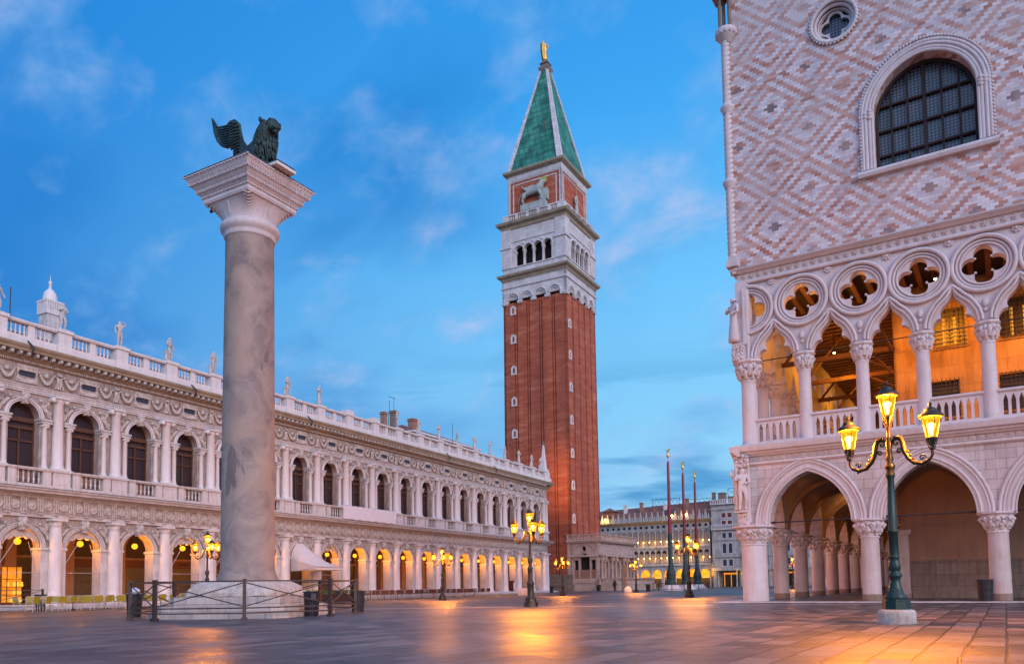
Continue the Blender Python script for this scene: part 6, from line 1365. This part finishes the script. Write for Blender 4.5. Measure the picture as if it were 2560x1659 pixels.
# bell: round at the neck, square at the top
pr = [(0, 13.56, .84), (.15, 13.66, .85), (.35, 13.80, .88), (.6, 13.95, .93), (.85, 14.10, 1.0), (1.0, 14.18, 1.06)]
CR = math.radians(3-25); n_ = 48; vs = []; fs = []
for f, z, r_ in pr:
    for k in range(n_):
        a = CR+PI/4+2*PI*k/n_; b_ = a-CR; c_ = max(abs(math.cos(b_)), abs(math.sin(b_))); q = r_*((1-f)+f/c_*.97); vs.append((q*math.cos(a), q*math.sin(a), z))
for i in range(len(pr)-1):
    for k in range(n_): fs.append((i*n_+k, i*n_+(k+1) % n_, (i+1)*n_+(k+1) % n_, (i+1)*n_+k))
mb.add(vs, fs, True)
for sx_ in range(4):
    a = CR+PI/4+sx_*PI/2
    for i in range(8):                                            # corner palm leaf
        z = 13.66+i*.065; r_ = .86+.045*i+.02*i*i/4
        for sg in (-1, 1): mb.tube([(r_*math.cos(a), r_*math.sin(a), z), (r_*.99*math.cos(a+sg*.13), r_*.99*math.sin(a+sg*.13), z+.08)], [.022, .010], 5)
    a += PI/4; mb.tube([(.88*math.cos(a), .88*math.sin(a), 13.7), (.98*math.cos(a), .98*math.sin(a), 14.1)], .02, 5)
    for sg in (-1, 1): mb.tube([(.90*math.cos(a+sg*t_), .90*math.sin(a+sg*t_), 13.95+.08*math.sin(t_*12)) for t_ in (.03, .08, .13, .18, .22)], .018, 5)
mb.build('carved_bell', 'palace', CL)
mb = MB()
mb.lathe([(r_*1.4142, z) for r_, z in [(1.02, 14.16), (1.08, 14.19), (1.08, 14.22), (1.10, 14.24), (1.10, 14.36), (1.13, 14.38), (1.13, 14.42), (1.20, 14.50), (1.25, 14.54), (1.25, 14.63), (1.29, 14.66), (1.36, 14.75), (1.40, 14.78), (1.40, 14.86), (1.44, 14.89), (1.49, 14.98), (1.53, 15.03), (1.53, 15.10)]], 4, rot=CR+PI/4, smooth=False)
mb.T = Matrix.Rotation(CR, 4, 'Z')
for hw_, z, st_ in ((1.135, 14.40, .085), (1.255, 14.56, .07), (1.262, 14.61, .07), (1.405, 14.80, .07), (1.412, 14.85, .07), (1.535, 15.05, .10)):
    for q in range(4):
        mb.T = Matrix.Rotation(CR+q*PI/2, 4, 'Z'); k = 0
        while -hw_+k*st_*1.6 < hw_: mb.box(-hw_+k*st_*1.6, -hw_+k*st_*1.6+st_, -hw_-.022, -hw_+.02, z-.018, z+.022); k += 1
mb.T = None; mb.build('abacus', 'palace', CL)
mb = MB(); mb.lathe([(1.56*1.4142, 15.10), (1.53*1.4142, 15.14), (1.0, 15.16)], 4, rot=CR+PI/4, smooth=False); mb.build('lead_cover', 'lead', CL)
# ---- the winged lion
LN = thing('winged_lion', 'green bronze winged lion standing on top of the granite column', 'statue', (CX+.0, CY+.0, CG+15.15+.0), math.radians(3))
k_ = 1.05
J = [(-1.15, 0, .70, .30), (-.70, 0, .68, .30), (-.25, 0, .72, .30), (.25, 0, .78, .34), (.62, 0, 1.0, .40), (.78, -.02, 1.38, .35), (.94, -.05, 1.62, .26), (1.12, -.06, 1.52, .15)]
Ed = [(i, i+1) for i in range(7)]
def leg(r_, pts):
    p = r_
    for q in pts: J.append(q); Ed.append((p, len(J)-1)); p = len(J)-1
leg(3, [(.42, -.26, .62, .17), (.50, -.30, .36, .12), (.56, -.30, .10, .11), (.78, -.31, .08, .12)]); leg(3, [(.55, .26, .62, .17), (.72, .28, .36, .12), (.80, .28, .10, .11), (1.0, .28, .08, .12)])
leg(0, [(-1.15, -.24, .42, .20), (-.90, -.28, .28, .12), (-1.2, -.30, .10, .09), (-.95, -.30, .07, .10)]); leg(0, [(-1.2, .24, .42, .20), (-.95, .28, .28, .12), (-1.25, .3, .1, .09), (-1.0, .3, .07, .1)])
leg(0, [(-1.42, 0, .62, .09), (-1.66, -.05, .25, .07), (-1.70, -.1, -.15, .06), (-1.70, -.12, -.42, .075), (-1.80, -.13, -.62, .05)])
lb = bpy.data.objects.new('body', skin_mesh('lion_body', [tuple(v*k_ for v in j) for j in J], Ed, 'bronze', 2)); link(lb, LN); KIDS.setdefault(LN.name, []).append(lb)
rd = random.Random(21); mb = MB()                                 # mane: overlapping locks over nape, neck and chest
AX = [(.55, .70, .40), (.66, .98, .42), (.74, 1.25, .41), (.82, 1.48, .37), (.88, 1.66, .31), (.92, 1.80, .24)]
for i in range(620):
    u_ = rd.random()*(len(AX)-1.001); j_ = int(u_); f = u_-j_; cx_, cz_, r_ = [AX[j_][q]*(1-f)+AX[j_+1][q]*f for q in range(3)]
    a = rd.uniform(0, 2*PI); ax = Vector((.55, 0, .83)); s1 = Vector((0, 1, 0)); s2 = ax.cross(s1)
    n_ = (s1*math.cos(a)*.86+s2*math.sin(a)).normalized(); 
    if n_.x > .55 and cz_ > 1.45: continue
    p = Vector((cx_, -.03, cz_))+(s1*math.cos(a)*.86+s2*math.sin(a))*r_*.93; p *= k_
    q = p+n_*.035+Vector((-.01, 0, -.09)); e_ = q+Vector((rd.uniform(-.03, .03), rd.uniform(-.03, .03), -.12))
    mb.tube([p+n_*.0, q, e_], [.04, .048, .012], 5)
mb.build('mane', 'bronze', LN)
mb = MB()                                                         # face
mb.ball((1.04*k_, -.05*k_, 1.64*k_), .24*k_, 14, (1.1, .92, 1.0), 10); mb.ball((1.26*k_, -.06*k_, 1.52*k_), .15*k_, 12, (1.05, 1.0, .75), 8); mb.ball((1.20*k_, -.06*k_, 1.39*k_), .12*k_, 10, (1.1, .9, .6), 8)
mb.ball((1.40*k_, -.06*k_, 1.57*k_), .05*k_, 8, (1, 1.3, .8), 6)
for sg in (-1, 1): mb.ball((1.14*k_, (-.05+.11*sg)*k_, 1.72*k_), .045*k_, 8); mb.ball((1.12*k_, (-.05+.12*sg)*k_, 1.79*k_), .07*k_, 8, (1, 1.2, .5), 6); mb.ball((.80*k_, (-.05+.27*sg)*k_, 1.80*k_), .08*k_, 8, (.6, 1, 1.2), 6)
mb.build('face', 'bronze', LN)
for sg, nm in ((-1, 'near'), (1, 'far')):                          # wings: broad plates with rows of raised feathers
    mb = MB(); sk_ = .0 if sg < 0 else .10
    def wpt(x, z): return ((x+sk_)*1.0, z)
    outl = [(.12, .85), (-.16, .60), (-.26, .95), (-.36, 1.22), (-.54, 1.42), (-.86, 1.48), (-1.08, 1.60), (-1.30, 1.86), (-1.46, 2.22), (-1.60, 2.92), (-1.34, 2.52), (-1.08, 2.28), (-.86, 2.32), (-.64, 2.46), (-.38, 2.44), (-.18, 2.22), (-.12, 1.90), (-.02, 1.55), (.18, 1.25), (.30, 1.0)]
    outl = [wpt(x+(.42 if sg > 0 else 0), z*(.93 if sg < 0 else .74)) for x, z in outl]
    mb.plate([outl[::-1]], sg*.34-.05, sg*.34+.05)
    rows = [((-.02, .95), (-.42, 1.02), 7, .26), ((-.05, 1.25), (-.50, 1.22), 7, .28), ((-.10, 1.5), (-.62, 1.42), 7, .30)]
    for (a0, a1) in () if sg > 0 else (((-.12, .92), (-.14, 1.95)), ((-.24, 1.0), (-.28, 2.12)), ((-.36, 1.25), (-.50, 2.18))):
        for i in range(10):
            f = i/9; x = a0[0]+(a1[0]-a0[0])*f; z = a0[1]+(a1[1]-a0[1])*f; mb.tube([(x+sk_, sg*.395, z), (x+sk_-.10, sg*.42, z-.02), (x+sk_-.19, sg*.39, z-.07)], [.03, .055, .015], 5)
    for i in range(9 if sg < 0 else 0):                           # long primaries fanning to the tip
        f = i/8; x0_, z0_ = -.55-.05*f, 1.40+.72*f; x1_, z1_ = -1.02-.42*f, 1.50+.78*f; mb.tube([(x0_+sk_, sg*.39, z0_), ((x0_+x1_)/2+sk_, sg*.41, (z0_+z1_)/2-.03), (x1_+sk_+.03, sg*.385, z1_)], [.03, .036, .014], 5)
    mb.build('wing', 'bronze', LN)
mb = MB(); mb.box(.55, 1.8, -.48, .38, .0, .10); mb.box(.62, 1.15, -.42, .32, .10, .19); mb.box(1.2, 1.75, -.42, .32, .10, .15); o = mb.build('book', 'istria_clean', LN)
mb = MB(); mb.box(.60, 1.17, -.45, .35, .19, .21); mb.box(1.18, 1.78, -.45, .35, .15, .17); mb.build('book_cover', 'bronze', o)
# ---- iron railing round the column
FR = thing('iron_railing', 'low dark iron railing of crossed bars surrounding the foot of the granite column', 'railing', (CX, CY, CG))
R_ = 3.62; AN = [math.radians(320+45*k) for k in range(8)]; P = [(R_*math.cos(a), R_*math.sin(a)) for a in AN]
pm_ = MB().box(-.05, .05, -.05, .05, .0, 1.22).box(-.06, .06, -.06, .06, 1.20, 1.235).box(-.09, .09, -.09, .09, 0, .10).mesh('post', 'fence')
def rail_panel(a, b_, par, H=1.20):
    m_ = MB(); A_ = Vector((a[0], a[1], 0)); B_ = Vector((b_[0], b_[1], 0)); d_ = (B_-A_); L_ = d_.length; an = math.atan2(d_.y, d_.x)
    m_.T = Matrix.Translation(A_) @ Matrix.Rotation(an, 4, 'Z')
    for z in (H-.03, .22, .37): m_.box(.03, L_-.03, -.018, .018, z-.02, z+.02)
    for z0_, z1_, o_ in ((.42, H-.08, .006), (H-.08, .42, -.030)):
        an2 = math.atan2(z1_-z0_, L_); q = .016; m_.add([(0.03, o_, z0_-q), (L_-.03, o_, z1_-q), (L_-.03, o_, z1_+q), (0.03, o_, z0_+q), (0.03, o_+.022, z0_-q), (L_-.03, o_+.022, z1_-q), (L_-.03, o_+.022, z1_+q), (0.03, o_+.022, z0_+q)], [(0, 1, 2, 3), (7, 6, 5, 4), (0, 4, 5, 1), (3, 2, 6, 7)])
    m_.T = None; return m_.build('rail_panel', 'fence', par)
for k in range(8):
    o = bpy.data.objects.new('post', pm_); link(o, FR); o.location = (P[k][0], P[k][1], 0); o.rotation_euler = (0, 0, AN[k]); rail_panel(P[k], P[(k+1) % 8], FR)
F2 = thing('iron_railing', 'end of a second dark iron railing at the left edge of the photo', 'railing', (-40.0, -11.0, gz(-40)))
R2 = [(0, 1.0), (-2.3, -.6), (-4.6, -1.2)]; R2 = [(1.6, 1.7), (.2, -.7), (-2.2, -2.2), (-5, -2.5)]
for k in range(4):
    o = bpy.data.objects.new('post', pm_); link(o, F2); o.location = (R2[k][0], R2[k][1], 0)
    if k < 3: rail_panel(R2[k], R2[k+1], F2)
# ================================================================ CAFE CHAIRS AND TABLES
def chair_proto(weave):
    t = bpy.data.objects.new('cafe_chair', None); link(t); t.empty_display_size = .2
    f = MB(); 
    for sx_ in (-1, 1):
        f.tube([(sx_*.25, -.22, 0), (sx_*.26, -.20, .42), (sx_*.27, -.18, .64), (sx_*.26, .06, .67), (sx_*.24, .24, .66), (sx_*.22, .27, .80)], .013, 5)
        f.tube([(sx_*.24, .26, 0), (sx_*.22, .20, .44), (sx_*.22, .27, .80)], .013, 5)
    f.tube([(-.22, .27, .80), (-.12, .31, .82), (.12, .31, .82), (.22, .27, .80)], .013, 5); f.tube([(-.25, -.2, .43), (.25, -.2, .43)], .012, 5); f.tube([(-.24, .22, .2), (.24, .22, .2)], .01, 5)
    f.build('frame', 'alu', t); MB().box(-.23, .23, -.22, .20, .42, .45).build('seat', weave, t)
    MB().add([(-.22, .215, .47), (.22, .215, .47), (.22, .29, .80), (-.22, .29, .80), (-.22, .235, .47), (.22, .235, .47), (.22, .31, .80), (-.22, .31, .80)], [(0, 1, 2, 3), (7, 6, 5, 4), (0, 3, 7, 4), (1, 5, 6, 2), (3, 2, 6, 7)]).build('backrest', weave, t)
    return t
def table_proto():
    t = bpy.data.objects.new('cafe_table', None); link(t)
    MB().lathe([(.33, .70), (.35, .71), (.35, .735), (.33, .74)], 20).build('table_top', 'alu', t); MB().lathe([(.22, 0), (.2, .03), (.03, .06), (.025, .7)], 12).build('leg', 'iron', t); return t
CG_, CB_, TB_ = chair_proto('chairgreen'), chair_proto('chairbrown'), table_proto()
used = {}
def put(proto_, t_, y_, rz, lab, cat, grp):
    p = LW(t_, y_, 0)
    if proto_.name in used: o = copy_tree(proto_)
    else: o = proto_; used[proto_.name] = 1
    o.location = (p.x, p.y, gz(p.x)); o.rotation_euler = (0, 0, LA+rz); tag(o, lab, cat, grp)
rd = random.Random(5)
# front row of green chairs, seen nearly from behind (their backs towards us)
x = -12.0
while x < 5.0:
    for row, yy in enumerate((-6.4, -4.6)):
        put(CG_, x+rd.uniform(-.1, .1)+row*.3, yy+rd.uniform(-.12, .12), rd.uniform(-.5, .5)+(0 if row else PI), 'green woven café chair with aluminium frame in the left terrace before the library', 'chair', 'green café chairs')
    x += .72
for x in (-11, -9.2, -7.2, -5.4, -3.4, -1.6, .4, 2.2, 4.2): put(TB_, x, -5.5, 0, 'small round aluminium table among the green café chairs', 'table', 'tables of the green terrace')
x = 9.0
while x < 34.5:
    for row, yy in enumerate((-8.2, -6.9, -5.2)):
        if row == 2 and x < 15: continue
        put(CB_, x+rd.uniform(-.12, .12)+row*.2, yy+rd.uniform(-.15, .15), rd.uniform(-.6, .6)+(PI if row != 1 else 0), 'brown woven café chair with aluminium frame in the right terrace before the library', 'chair', 'brown café chairs')
    x += .70
x = 9.6
while x < 34: put(TB_, x, -7.55, 0, 'small round aluminium table among the brown café chairs', 'table', 'tables of the brown terrace'); x += 1.9
HG = thing('planter_hedge', 'long low planter of green leafy plants behind the railing, left of the brown chairs', 'hedge', LW(9.2, -8.9, 0)+Vector((0, 0, gz(-33))), LA)
MB().box(-3.6, 3.0, -.2, .2, 0, .55).box(-3.65, 3.05, -.25, .25, .50, .56).build('trough', 'darkwood', HG); mb = MB(); rd = random.Random(2)
for i in range(1500):
    c_ = Vector((rd.uniform(-3.6, 3.0), rd.uniform(-.26, .26), .55+rd.random()**.7*.34)); a = Vector((rd.uniform(-1, 1), rd.uniform(-1, 1), rd.uniform(-.4, 1))).normalized()*.06; b_ = a.cross(Vector((rd.uniform(-1, 1), rd.uniform(-1, 1), rd.uniform(-1, 1)))).normalized()*.03
    mb.add([c_-a, c_+b_, c_+a, c_-b_], [(0, 1, 2, 3)])
mb.build('foliage', 'leaf', HG)
# ================================================================ PEOPLE, BITS
def person(lab, x, y, pose, coat):
    J, Ed = figure_joints(pose, 1.74, False)
    t = bpy.data.objects.new('person', skin_mesh('person', J, Ed, 'coat')); link(t); t.location = (x, y, gz(x)); t.rotation_euler = (0, 0, random.uniform(0, 3)); tag(t, lab, 'person')
    MB().ball((.02, -.03, 1.60), .10, 10, (1, 1, 1.2), 8).build('face', 'skin', t); MB().lathe([(.14, .72), (.23, .8), (.22, 1.1), (.23, 1.36), (.12, 1.46)], 12).build('coat', 'coat', t)
person('standing person in a long dark coat beside the loggia terrace', -38.5, 68.9, 2, 'coat')
person('distant person in dark clothes near the far palace arcade', -47.5, 112, 1, 'coat')
rd = random.Random(9); mb = MB()
for i in range(26):
    x, y = rd.uniform(-22, 9), rd.uniform(-24, 2); mb.add([(x+rd.uniform(-.05, .05), y+rd.uniform(-.05, .05), gz(x)+.006+.004*rd.random()) for _ in range(3)], [(0, 1, 2)])
tag(mb.build('scattered_litter', 'litter'), 'tiny pale scraps of litter scattered over the dark paving', 'litter', kind='stuff')
for o in list(bpy.data.objects):
    if o.type == 'MESH' and o.parent is None and 'kind' not in o and 'label' not in o: print('untagged', o.name)
